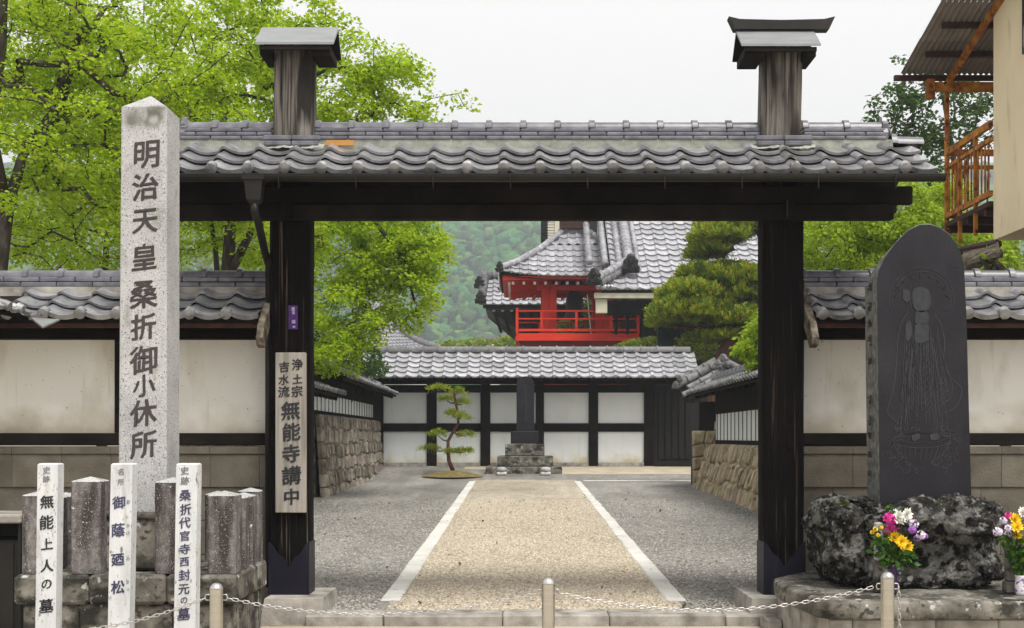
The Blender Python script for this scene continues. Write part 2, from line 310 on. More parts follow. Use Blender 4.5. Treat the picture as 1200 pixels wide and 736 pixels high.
M['redbark'] = mat('reddish_pine_bark', [(.05, .025, .016), (.14, .07, .045)], scale=(14, 14, 6), detail=7, rough=.95, bump=.8, bscale=(30, 30, 10), bdist=.02, rnd=0)
M['wallstone'] = mat('rubble_wall_stone', [(.12, .105, .085), (.24, .21, .17), (.38, .34, .28)], scale=(5,) * 3, detail=6, rough=.95, bump=.7, bscale=(22,) * 3, bdist=.03, rnd=.28, hue=.015,
                     layers=[((6,) * 3, .6, .72, (.09, .08, .065), 6)])
M['tanstone'] = mat('warm_tan_wall_stone', [(.17, .135, .085), (.35, .285, .19), (.50, .43, .31)], scale=(4,) * 3, detail=6, rough=.95, bump=.7, bscale=(20,) * 3, bdist=.03, rnd=.22, hue=.012,
                    layers=[((6,) * 3, .6, .72, (.12, .09, .06), 6)])
M['leafA'] = leaf_mat('spring_leaf', [(.20, .31, .012), (.29, .45, .014), (.38, .54, .018), (.46, .61, .025), (.46, .54, .06)], .58)
M['leafD'] = leaf_mat('yellow_green_leaf', [(.2, .32, .02), (.32, .46, .025), (.42, .54, .03)], .5)
M['leafE'] = leaf_mat('dark_green_leaf', [(.02, .05, .01), (.05, .11, .015), (.09, .17, .02)], .4)
M['leafP'] = leaf_mat('pine_needle', [(.06, .12, .012), (.15, .24, .012), (.25, .34, .014), (.34, .40, .018), (.40, .35, .02)], .3)
M['leafH'] = leaf_mat('azalea_leaf', [(.08, .13, .01), (.17, .24, .015), (.26, .3, .02)], .4)
# ---------------------------------------------------------------- characters
CH = {}
def prepare_chars(s, bold=.006, seed=3):
    obs = []
    for c in sorted(set(s)):
        cu = bpy.data.curves.new('glyph', 'FONT'); cu.body = c; cu.size = 1; cu.offset = bold; cu.resolution_u = 3; cu.extrude = .006
        o = bpy.data.objects.new('glyph', cu); COL.objects.link(o); obs.append((c, o))
    bpy.context.view_layer.update(); dg = bpy.context.evaluated_depsgraph_get()
    for c, o in obs:
        me = bpy.data.meshes.new_from_object(o.evaluated_get(dg)); me.name = 'character'
        n = len(me.vertices); co = np.empty(n * 3); me.vertices.foreach_get('co', co); co = co.reshape(-1, 3)
        lo, hi = co.min(0), co.max(0); co -= (lo + hi) / 2
        # brush-written feel: strokes climb to the right, edges wobble a little
        co[:, 1] += co[:, 0] * .10
        for i in range(n):
            w = noise.noise_vector(Vector((co[i, 0] * 5, co[i, 1] * 5, ord(c) % 97)))
            w2 = noise.noise_vector(Vector((co[i, 0] * 17, co[i, 1] * 17, ord(c) % 31)))
            co[i, 0] += w.x * .032 + w2.x * .006; co[i, 1] += w.y * .028 + w2.y * .006
        me.vertices.foreach_set('co', co.ravel()); me.update()
        # broad-nib weight: the outline repeated along the nib, each layer a hair behind the last
        fs = [tuple(p.vertices) for p in me.polygons]; mb = MB()
        for q, (ax, ay) in enumerate(((0, 0), (.020, .014), (-.020, -.014), (.010, .008), (-.011, -.006), (.004, -.012))):
            mb.add([(a + ax, b + ay, z - q * .0022) for a, b, z in co], fs)
        m2 = bpy.data.meshes.new('character'); m2.from_pydata(mb.v, [], mb.f); m2.update(); CH[c] = m2
    for c, o in obs:
        cu = o.data; bpy.data.objects.remove(o); bpy.data.curves.remove(cu)
def char(c, p, size, m, parent, name='character', width=1.0, face='front', thick=.5):
    key = (c, m.name)
    if key not in CH:
        me = CH[c].copy(); me.materials.clear(); me.materials.append(m); CH[key] = me
    if face == 'front': u, v, n = Vector((1, 0, 0)), Vector((0, 0, 1)), Vector((0, -1, 0))
    else: u, v, n = Vector((0, -1, 0)), Vector((0, 0, 1)), Vector((-1, 0, 0))   # a face that looks to -X
    return inst(CH[key], name, parent, frame(p, u * size * width * .92, v * size * .92, n * size * thick))

# ---------------------------------------------------------------- roof tiles
PROF = [(a, b * .80) for a, b in [(0, .014), (.05, .040), (.11, .053), (.17, .054), (.24, .042), (.32, .024), (.45, .005), (.58, -.005), (.72, -.006), (.86, .001), (1.0, .014)]]
TM = {}
def tile_mesh(p, course, kind, m, lod=0, th=.022):
    key = (round(p, 3), round(course, 3), kind, m.name, lod)
    if key in TM: return TM[key]
    k = p / .285; L = course * 1.22; mb = MB()
    prof = PROF if lod == 0 else [PROF[i] for i in (0, 2, 4, 6, 8, 10)]
    n = len(prof); th = th * k
    def ztop(z, y): return z * k + th * 2.0 * (1 - y / L)
    vs = []
    for y in (0, L): vs += [(t * p * 1.015, y, ztop(z, y)) for t, z in prof]
    vs += [(t * p * 1.015, 0.0, ztop(z, 0) - th - (.016 * k if kind == 'eave' else 0)) for t, z in prof]
    vs += [(t * p * 1.015, .05 * k, ztop(z, 0) - th - .002) for t, z in prof]
    fs = []
    for i in range(n - 1):
        fs += [(i, i + 1, n + i + 1, n + i), (2 * n + i, 2 * n + i + 1, i + 1, i), (3 * n + i, 3 * n + i + 1, 2 * n + i + 1, 2 * n + i)]
    mb.add(vs, fs)
    if kind == 'eave':
        cx, cz, r = .145 * p, (.045 - .030) * k + th * 2.0 - .003, .045 * k; ns = 14 if lod == 0 else 8
        ring = []
        for yy, rr in ((.04, 1), (-.018, 1), (-.021, .88)):
            ring += [(cx + r * rr * math.cos(2 * math.pi * a / ns), yy * k, cz + r * rr * math.sin(2 * math.pi * a / ns)) for a in range(ns)]
        fs = [(a, (a + 1) % ns, ns + (a + 1) % ns, ns + a) for a in range(ns)] + [(ns + a, ns + (a + 1) % ns, 2 * ns + (a + 1) % ns, 2 * ns + a) for a in range(ns)]
        fs.append(tuple(range(2 * ns, 3 * ns)))
        mb.add(ring, fs)
    me, _ = mb.mesh('roof_tile', m, False, False, centre=False); sharp(me, 50)
    bm = bmesh.new(); bm.from_mesh(me); bm.to_mesh(me); bm.free()
    TM[key] = me; return me
def tile_field(parent, O, U, V, ncol, nrow, p, course, m, lod=0, joined=False, inside=None, eave=True, jit=1.0, curve=None):
    O = Vector(O); U = unit(U); V = unit(V); N = U.cross(V).normalized()
    acc = [] if joined else None
    for j in range(nrow):
        off = curve(j) if curve else 0.0
        for i in range(ncol):
            if inside and not inside((i + .5) * p, (j + .5) * course): continue
            me = tile_mesh(p, course, 'eave' if (eave and j == 0) else 'pan', m, lod)
            q = O + U * (i * p) + V * (j * course) + N * (off + random.uniform(-.003, .003) * jit)
            a = random.uniform(-.006, .006) * jit; b = random.uniform(-.006, .006) * jit
            u = (U + N * a).normalized(); v = (V + N * b).normalized(); n = u.cross(v)
            if joined: acc.append((me, frame(q, u, v, n)))
            else: inst(me, 'roof_tile', parent, frame(q, u, v, n))
    if joined and acc:
        mb = MB()
        for me, T in acc:
            mb.add([T @ v.co for v in me.vertices], [tuple(f.vertices) for f in me.polygons])
        o = mb.build('roof_tiles', m, parent, True, False); sharp(o.data, 50); stuff(o); return o
RM = {}
def ridge_cap(length, r, m):
    key = ('cap', round(length, 3), round(r, 3), m.name)
    if key in RM: return RM[key]
    mb = MB(); ns = 8
    prof = [(0, 1.28), (.045, 1.28), (.055, 1.0), (length, 1.0)]
    for s0 in (0,):
        vs = [(y, math.cos(math.pi * a / ns) * r * k, math.sin(math.pi * a / ns) * r * k) for y, k in prof for a in range(ns + 1)]
        n = ns + 1
        mb.add(vs, [(i * n + a, i * n + a + 1, (i + 1) * n + a + 1, (i + 1) * n + a) for i in range(3) for a in range(ns)] + [tuple(range(n)), tuple(3 * n + a for a in range(n))[::-1]])
    me, _ = mb.mesh('ridge_cap_tile', m, False, True, centre=False); sharp(me, 45); RM[key] = me; return me
def noshi(length, w, h, m):
    key = ('noshi', round(length, 3), round(w, 3), round(h, 3), m.name)
    if key in RM: return RM[key]
    mb = MB(); mb.box(.002, length - .002, -w / 2, w / 2, 0, h - .004, .008); me, _ = mb.mesh('ridge_flat_tile', m, False, True, centre=False); RM[key] = me; return me
def ridge(parent, A, B, w, layers, lh, r, m, piece=.29, cap=True, slope_ok=True):
    A, B = Vector(A), Vector(B); d = (B - A); L = d.length; u = d.normalized(); side = Vector((0, 0, 1)).cross(u).normalized(); n = u.cross(side).normalized()
    k = max(1, round(L / piece)); pl = L / k
    for j in range(layers):
        ww = w - .03 * j; o = (.5 if j % 2 else 0)
        for i in range(-1 if o else 0, k):
            a0 = (i + o) * pl; a1 = a0 + pl; a0 = max(0, a0); a1 = min(L, a1)
            if a1 - a0 < .02: continue
            inst(noshi(a1 - a0, ww, lh, m), 'ridge_flat_tile', parent, frame(A + u * a0 + n * (j * lh), u, side, n))
    if cap:
        for i in range(k): inst(ridge_cap(pl, r, m), 'ridge_cap_tile', parent, frame(A + u * (i * pl) + n * (layers * lh), u, side, n))
def oni(parent, p, u, size, m, name='ridge_end_tile'):
    """scrolled ridge-end ornament facing direction u"""
    u = unit(u); s = Vector((0, 0, 1)).cross(u).normalized(); mb = MB()
    pts = [(-.5, -.5), (.5, -.5), (.56, -.2), (.42, .02), (.48, .25), (.3, .42), (.2, .62), (0, .7), (-.2, .62), (-.3, .42), (-.48, .25), (-.42, .02), (-.56, -.2)]
    vs = []
    for t, k in ((0, 1), (.22, 1), (.3, .78)): vs += [Vector(p) + s * a * size * k + Vector((0, 0, b * size * k)) + u * t * size for a, b in pts]
    n = len(pts); mb.add(vs, [tuple(range(n))[::-1], tuple(range(2 * n, 3 * n))] + [(j * n + i, j * n + (i + 1) % n, (j + 1) * n + (i + 1) % n, (j + 1) * n + i) for j in (0, 1) for i in range(n)])
    for a, b in ((-.38, -.2), (.38, -.2), (0, .2), (0, -.22)):
        c = Vector(p) + s * a * size + Vector((0, 0, b * size)) + u * .3 * size
        mb.tube([c, c + u * .12 * size], [.17 * size, .13 * size], 10)
    o = mb.build(name, m, parent, False); return o

# ---------------------------------------------------------------- stone facing
def rubble(parent, org, U, V, N, L, H, sw, sh, m, seed, name='wall_stone', depth=.10, lean=.15, profile=None):
    """irregular stones laid in a plane (org,U,V), bulging along N"""
    rs = random.Random(seed); nu = max(1, int(L / sw)); nv = max(1, int(H / sh)); pts = {}
    for j in range(nv + 1):
        for i in range(nu + 1):
            a = (i + (.5 if j % 2 else 0) * (0 < i < nu)) * L / nu; b = j * H / nv
            if 0 < i < nu: a += rs.uniform(-.24, .24) * sw
            if 0 < j < nv: b += rs.uniform(-.26, .26) * sh
            pts[i, j] = (a, b)
    U, V, N = unit(U), unit(V), unit(N); org = Vector(org)
    for j in range(nv):
        for i in range(nu):
            q = [pts[i, j], pts[i + 1, j], pts[i + 1, j + 1], pts[i, j + 1]]
            cx = sum(a for a, b in q) / 4; cy = sum(b for a, b in q) / 4
            def ring(k, dd):
                out = []
                for e in range(4):
                    a0, b0 = q[e]; a1, b1 = q[(e + 1) % 4]
                    for t in (.06, .5, .94):
                        a = a0 + (a1 - a0) * t; b = b0 + (b1 - b0) * t
                        kk = k * (rs.uniform(.95, 1.0))
                        pa, pb = cx + (a - cx) * kk, cy + (b - cy) * kk
                        off = (profile(pb) if profile else 0)
                        out.append(org + U * pa + V * pb + N * (dd + off + rs.uniform(-.008, .008)))
                return out
            bul = depth * rs.uniform(.7, 1.3)
            mb = MB(); vs = ring(1.0, -.05) + ring(.985, bul * .45) + ring(.74, bul)
            vs.append(org + U * cx + V * cy + N * ((profile(cy) if profile else 0) + bul * rs.uniform(.8, 1.15)))
            fs = [(r * 12 + k, r * 12 + (k + 1) % 12, (r + 1) * 12 + (k + 1) % 12, (r + 1) * 12 + k) for r in (0, 1) for k in range(12)] + [(24 + k, 24 + (k + 1) % 12, 36) for k in range(12)]
            mb.add(vs, fs); o = mb.build(name, m, parent, False, True)

# ---------------------------------------------------------------- foliage
def mesh_np(name, verts, faces, mats, parent, smooth=False, mi=None):
    c = verts.mean(0); c[2] = verts[:, 2].min(); me = bpy.data.meshes.new(name)
    k = faces.shape[1]; me.vertices.add(len(verts)); me.vertices.foreach_set('co', (verts - c).astype(np.float32).ravel())
    me.loops.add(faces.size); me.loops.foreach_set('vertex_index', faces.astype(np.int32).ravel())
    me.polygons.add(len(faces)); me.polygons.foreach_set('loop_start', np.arange(0, faces.size, k, dtype=np.int32)); me.polygons.foreach_set('loop_total', np.full(len(faces), k, dtype=np.int32))
    for m in (mats if isinstance(mats, list) else [mats]): me.materials.append(m)
    if mi is not None: me.polygons.foreach_set('material_index', mi.astype(np.int32))
    if smooth: me.polygons.foreach_set('use_smooth', np.ones(len(faces), dtype=bool))
    me.update(calc_edges=True); o = bpy.data.objects.new(name, me); return link(o, parent, c)
def nrm(a): return a / (np.linalg.norm(a, axis=1, keepdims=True) + 1e-9)
def leaves(name, pos, size, m, parent, r, up=.5, aspect=.62, droop=.25, jit=.5):
    n = len(pos); sz = size * (1 + jit * r.uniform(-1, 1, n))[:, None]
    d = r.normal(size=(n, 3)); d[:, 2] = d[:, 2] * .5 - droop; d = nrm(d)
    nn = r.normal(size=(n, 3)); nn[:, 2] += up * 2.5; nn = nn - d * (nn * d).sum(1, keepdims=True); nn = nrm(nn); s = np.cross(d, nn)
    a = pos; t = pos + d * sz; mid = pos + d * sz * .45
    l_ = mid + s * sz * aspect * .5 + nn * sz * .12; r_ = mid - s * sz * aspect * .5 + nn * sz * .12
    v = np.stack([a, l_, t, r_], 1).reshape(-1, 3); f = np.arange(n * 4).reshape(-1, 4)
    # fold along the midrib
    f = np.concatenate([f[:, [0, 1, 2]], f[:, [0, 2, 3]]], 0)
    o = mesh_np(name, v, f, m, parent); stuff(o); return o
def blob_pts(blobs, n, r, shell=.0):
    w = np.array([b[3] * b[4] * b[5] for b in blobs]) ** .8; k = r.choice(len(blobs), n, p=w / w.sum()); B = np.array(blobs)[k]
    d = nrm(r.normal(size=(n, 3))); rad = (shell + (1 - shell) * r.uniform(0, 1, n)) ** (1 / 2.4)
    return B[:, :3] + d * rad[:, None] * B[:, 3:6]
def pb(px, py, d, rpx, rpy, ry):
    """a crown blob from where it shows: centre, half width/height in photo pixels at distance d, half depth in metres"""
    return (X(px, d), d, Z(py, d), rpx / FX * d, ry, rpy / FX * d)
def skeleton(trunks, targets, r, step=.45, wob=.10, base_r=.2, tip=.006):
    pos, par = [], []
    for tr in trunks:
        prev = tr[0] if isinstance(tr[0], int) else -1
        pts = tr[1:] if isinstance(tr[0], int) else tr
        for p in pts:
            pos.append(np.array(p, float)); par.append(prev); prev = len(pos) - 1
    n0 = len(pos); chains = []
    root = pos[0]; order = np.argsort(np.linalg.norm(targets - pos[n0 - 1], axis=1))
    cap = n0 + len(targets) * 60; arr = np.empty((cap, 3)); arr[:n0] = pos; cnt = n0
    par = par + [0] * (cap - n0)
    for ti in order:
        t = targets[ti]; dv = arr[1:cnt] - t; dist = np.sqrt((dv * dv).sum(1)) + np.maximum(0, arr[1:cnt, 2] - t[2]) * .8
        k = int(np.argmin(dist)) + 1; a = arr[k]; D = np.linalg.norm(t - a); ns = max(2, min(14, int(D / step) + 1))
        pd = a - arr[par[k]] if par[k] >= 0 else np.array([0, 0, 1.]); pd = pd / (np.linalg.norm(pd) + 1e-6)
        prev = k; w = r.normal(size=3) * wob * D
        for q in range(1, ns + 1):
            f = q / ns; base = a + (t - a) * f + pd * D * .25 * f * (1 - f) * 1.6 + w * math.sin(math.pi * f) * .6 + np.array([0, 0, .12 * D * math.sin(math.pi * f)])
            if q < ns: base = base + r.normal(size=3) * step * .08
            arr[cnt] = base; par[cnt] = prev; prev = cnt; cnt += 1
        chains.append((k, cnt - ns, cnt))
    load = np.zeros(cnt)
    for k, a, b in chains: load[b - 1] += 1
    for i in range(cnt - 1, -1, -1):
        if par[i] >= 0: load[par[i]] += load[i]
    rad = tip + (base_r - tip) * (load / max(1, load[:max(1, n0)].max())) ** .72
    return arr[:cnt], par[:cnt], rad, n0, chains
def tree(name, label, cat, trunks, blobs, ntw, per, lsize, lm, bm_, base_r, seed, spread=.28, group=None, up=.5, extra=0, shell=.2, step=.45, droop=.25):
    r = np.random.default_rng(seed); T = blob_pts(blobs, ntw, r, shell)
    t0 = trunks[0]; base = t0[0]
    th = thing(name, base, label, cat, group)
    arr, par, rad, n0, chains = skeleton(trunks, T, r, base_r=base_r, step=step)
    mb = MB(); i = 0
    for tr in trunks:
        pts = tr[1:] if isinstance(tr[0], int) else tr; n = len(pts); ids = list(range(i, i + n))
        if isinstance(tr[0], int): ids = [tr[0]] + ids
        main = not isinstance(tr[0], int); r0, r1 = (base_r, base_r * .35) if main else (base_r * .48, base_r * .16)
        mb.tube([arr[k] for k in ids], [r0 + (r1 - r0) * q / (len(ids) - 1) for q in range(len(ids))], 9, True); i += n
    mb.build('trunk', bm_, th, True)
    mb = MB()
    for k, a, b in chains:
        ids = [k] + list(range(a, b)); rr = [min(.26 * base_r, v) for v in [min(rad[k], rad[a] * 1.1)] + [rad[q] for q in range(a, b)]]
        mb.tube([arr[q] for q in ids], rr, 5 if rr[0] > .02 else 3, False)
    o = mb.build('branches', bm_, th, True, False); stuff(o)
    # leaves along the last part of every twig
    P0 = []
    for k, a, b in chains:
        seg = arr[max(a, b - 5):b]; idx = r.uniform(0, len(seg) - 1, per); lo = np.floor(idx).astype(int); f = (idx - lo)[:, None]; hi = np.minimum(lo + 1, len(seg) - 1)
        q = seg[lo] * (1 - f) + seg[hi] * f; s = spread * (.35 + .65 * r.uniform(0, 1, (per, 1)))
        P0.append(q + nrm(r.normal(size=(per, 3))) * s * np.array([1, 1, .65]))
    leaves('crown', np.concatenate(P0), lsize, lm, th, r, up=up, droop=droop)
    return th
def needles(name, pos, nrmls, ln, m, parent, r, per=12, width=.006, spread=.6):
    n = len(pos) * per; c = np.repeat(pos, per, 0); d = nrm(np.repeat(nrmls, per, 0) + r.normal(size=(n, 3)) * spread)
    l = ln * r.uniform(.7, 1.15, n)[:, None]; s = nrm(np.cross(d, r.normal(size=(n, 3)))) * width
    tips = np.stack([c + d * l - s, c + d * l + s], 1).reshape(-1, 3); v = np.concatenate([pos, tips], 0); k0 = len(pos) + np.arange(n) * 2
    f = np.stack([np.repeat(np.arange(len(pos)), per), k0, k0 + 1], 1)
    o = mesh_np(name, v, f, m, parent); return stuff(o)
def bush(name, label, cat, blobs, n, lsize, lm, seed, base, group=None, shell=.6, core=True, up=.6):
    r = np.random.default_rng(seed); th = thing(name, base, label, cat, group); p = blob_pts(blobs, n, r, shell)
    leaves('foliage', p, lsize, lm, th, r, up=up)
    mb = MB()
    for k in range(5):
        b = blobs[k % len(blobs)]; mb.tube([Vector(base) + Vector((r.uniform(-.1, .1), r.uniform(-.1, .1), 0)), Vector(b[:3]) + Vector((r.uniform(-.3, .3) * b[3], r.uniform(-.3, .3) * b[4], 0))], [.05, .015], 5)
    o = mb.build('stems', M['bark'], th, True); stuff(o); return th
# ================================================================ ground
def gz(y):
    if y < 9.9: return 0.0
    if y <= 32: return .06 + .0123 * (y - 10)
    if y <= 34.6: return .331 + (y - 32) / 2.6 * .22
    return min(.60, .551 + (y - 34.6) * .04)
M['earth'] = mat('dry_earth', [(.16, .14, .10), (.28, .25, .19)], scale=(.5,) * 3, world_co=True, rough=1, rnd=0)
M['sandroad'] = mat('sandy_concrete', [(.36, .31, .23), (.44, .39, .30)], scale=(1.5,) * 3, world_co=True, rough=.95, bump=.3, bscale=(60,) * 3, rnd=0, layers=[((70,) * 3, .62, .7, (.2, .18, .14), 2)])
def gravel_mat(name, c1, c2, c3, dark, wsc):
    return mat(name, [c1, c2, c3], scale=(wsc * .35,) * 3, detail=3, world_co=True, rough=1, bump=1.0, bscale=(wsc,) * 3, bdist=.03, rnd=0,
               layers=[((1.3, .07, 1), .54, .66, tuple(v * .72 for v in c2), 3), ((wsc * 1.3,) * 3, .58, .68, c3, 3), ((wsc * 1.5, wsc * 1.5, wsc), .60, .68, dark, 2), ((.7, .35, 1), .42, .70, tuple(v * .80 for v in c1), 7), ((2.2, .25, 1), .56, .70, tuple(v * .78 for v in c2), 4)])
M['tangravel'] = gravel_mat('tan_gravel_bed', (.29, .25, .19), (.42, .37, .295), (.56, .51, .42), (.12, .09, .06), 26)
M['greygravel'] = gravel_mat('grey_gravel_bed', (.17, .165, .15), (.26, .25, .23), (.38, .365, .335), (.07, .07, .07), 26)
def ground_strip(name, x0, x1, y0, y1, m, lift=0.0, nx=2, ny=40):
    mb = MB(); mb.grid(lambda u, v: (x0 + (x1 - x0) * u, y0 + (y1 - y0) * v, gz(y0 + (y1 - y0) * v) + lift), nx, ny)
    return structure(mb.build(name, m, None, False, False))
mb = MB(); ys = [-40, 9.8, 9.81, 20, 32, 34.6, 36, 60, 400, 3000]
mb.grid(lambda u, v: (-2500 + 5000 * u, ys[round(v * (len(ys) - 1))], gz(ys[round(v * 9)]) - .03 if ys[round(v * 9)] > 9.8 else -.004), 2, len(ys))
structure(mb.build('ground', M['earth'], None, False, False))
structure(MB().box(-30, 30, -15, 9.46, -.05, 0).build('road', M['sandroad']))
ground_strip('gravel_yard', -4.8, 6.2, 9.82, 32.6, M['greygravel'], 0)
PX0, PX1 = -1.175, 1.47     # tan path between the kerbs, at any distance
M['terrace'] = mat('sandy_terrace_soil', [(.33, .28, .2), (.45, .4, .31)], scale=(2,) * 3, world_co=True, rough=1, bump=.5, bscale=(40,) * 3, rnd=0)
ground_strip('terrace', -4.8, 6.2, 32.6, 36.4, M['greygravel'], .0)
mb = MB(); mb.grid(lambda u, v: ((-1.6 + 7.8 * u) if v > .5 else (-.9 + 7.1 * u), 33.4 + 2.6 * v, gz(33.4 + 2.6 * v) + .005), 12, 14)
structure(mb.build('sandy_terrace_path', M['terrace'], None, False, False))
KL = lambda y: -1.12 - .0047 * (y - 10.1)
KR = lambda y: 1.375 + .0076 * (y - 10.1)
mb = MB(); mb.grid(lambda u, v: (KL(9.82 + 22.3 * v) * (1 - u) + KR(9.82 + 22.3 * v) * u, 9.82 + 22.3 * v, gz(9.82 + 22.3 * v) + .004), 2, 40)
structure(mb.build('path', M['tangravel'], None, False, False))
mb = MB(); mb.grid(lambda u, v: (1.47 + 4.2 * u, 30.6 + 1.5 * v, gz(30.6 + 1.5 * v) + .008 - .006 * math.sin(9 * u)), 8, 6)

# kerb stones (each its own stone)
kr = bpy.data.objects.new('kerb', None); link(kr, None, (0, 9.9, 0)); structure(kr)
kl = MB().box(-.088, .088, 0, .593, -.06, .014, .012).mesh('kerb_stone', M['kerb'], False, True, False)[0]
for KF in (KL, KR):
    y = 9.84
    while y < 31.4:
        s = math.sin(math.atan(.0123)); T = Matrix.Translation((KF(y) + random.uniform(-.006, .006), y, gz(y) + random.uniform(-.003, .003))) @ Matrix.Rotation(random.uniform(-.008, .008), 4, 'Z') @ Matrix.Rotation(math.atan(.0123), 4, 'X')
        inst(kl, 'kerb_stone', kr, T); y += .6
x = 1.72
while x < 4.6:
    inst(kl, 'kerb_stone', kr, Matrix.Translation((x, 31.85, gz(31.8))) @ Matrix.Rotation(R(-90), 4, 'Z')); x += .6

# sill of long stones under the gate
th = thing('threshold', (.15, 9.65, 0), 'worn stone step of long blocks across the gate opening', 'step')
x = -1.70
for k, L in enumerate((.62, .95, .85, .92, .78)):
    x1 = min(x + L, 1.985); MB().box(x + .003, x1 - .003, 9.48, 9.815, -.05, .085 + random.uniform(-.004, .004), .012).build('sill_stone', M['sill'], th); x = x1

# ---------------------------------------------------------------- gravel stones (nobody could count them)
def pebbles(name, n, region, size, m, seed, avoid=None):
    r = np.random.default_rng(seed); y = region[2] + (region[3] - region[2]) * r.uniform(0, 1, n) ** 1.45; x = region[0] + (region[1] - region[0]) * r.uniform(0, 1, n)
    if avoid is not None: k = avoid(x, y); x, y = x[k], y[k]
    n = len(x); z = np.array([gz(v) for v in y]); s = size * r.uniform(.45, 1.25, (n, 1))
    oc = np.array([(1, 0, 0), (.25, .8, .05), (-.9, .35, 0), (-.6, -.7, 0), (.45, -.85, 0), (.1, .1, .62), (-.25, -.2, .55)])
    tri = np.array([(0, 1, 5), (1, 2, 5), (2, 6, 5), (2, 3, 6), (3, 4, 6), (4, 0, 5), (4, 5, 6)])
    a = r.uniform(0, 6.28, n); ca, sa = np.cos(a), np.sin(a); sc = s[:, None, :] * np.stack([r.uniform(.7, 1.2, n), r.uniform(.5, 1, n), r.uniform(.5, 1.2, n)], 1)[:, None, :]
    q = oc[None] * sc + r.normal(size=(n, 7, 3)) * s[:, None] * .12
    px = q[:, :, 0] * ca[:, None] - q[:, :, 1] * sa[:, None] + x[:, None]; py = q[:, :, 0] * sa[:, None] + q[:, :, 1] * ca[:, None] + y[:, None]; pz = q[:, :, 2] + z[:, None] + .003
    v = np.stack([px, py, pz], 2).reshape(-1, 3); f = (tri[None] + (np.arange(n) * 7)[:, None, None]).reshape(-1, 3)
    return stuff(mesh_np(name, v, f, m, None))
M['tanpebble'] = mat('tan_pebble', [(.36, .31, .235), (.46, .405, .32)], scale=(1,) * 3, rnd=.42, hue=.012, island=True, rough=1, bump=0)
M['greypebble'] = mat('grey_pebble', [(.23, .22, .20), (.31, .298, .272)], scale=(1,) * 3, rnd=.5, hue=.01, island=True, rough=1, bump=0)
pebbles('tan_gravel', 70000, (-1.2, 1.5, 9.83, 24), .016, M['tanpebble'], 5, lambda x, y: (x > KL(y) + .10) & (x < KR(y) - .10))
pebbles('grey_gravel', 80000, (-4.2, 4.8, 9.9, 24), .016, M['greypebble'], 6, lambda x, y: (x < KL(y) - .10) | (x > KR(y) + .10))
pebbles('strewn_gravel', 9000, (-1.5, 1.8, 9.5, 24), .017, M['tanpebble'], 8, lambda x, y: (np.abs(x - KL(y)) < .12) & (x > -9) & (np.random.default_rng(1).uniform(0, 1, len(x)) < .35) | (np.abs(x - KR(y)) < .12) & (np.random.default_rng(2).uniform(0, 1, len(x)) < .35))
M['litter'] = mat('dry_leaf_litter', [(.12, .07, .03), (.22, .14, .06)], scale=(3,) * 3, rnd=.5, island=True, rough=.9, bump=0)
r_ = np.random.default_rng(12); _n = 420; _y = 9.5 + 20 * r_.uniform(0, 1, _n) ** 1.5; _x = r_.uniform(-3.9, 4.2, _n); _p = np.stack([_x, _y, np.array([gz(v) for v in _y]) + .018], 1); leaves('fallen_leaves', _p, .05, M['litter'], None, r_, up=2.5, droop=0)

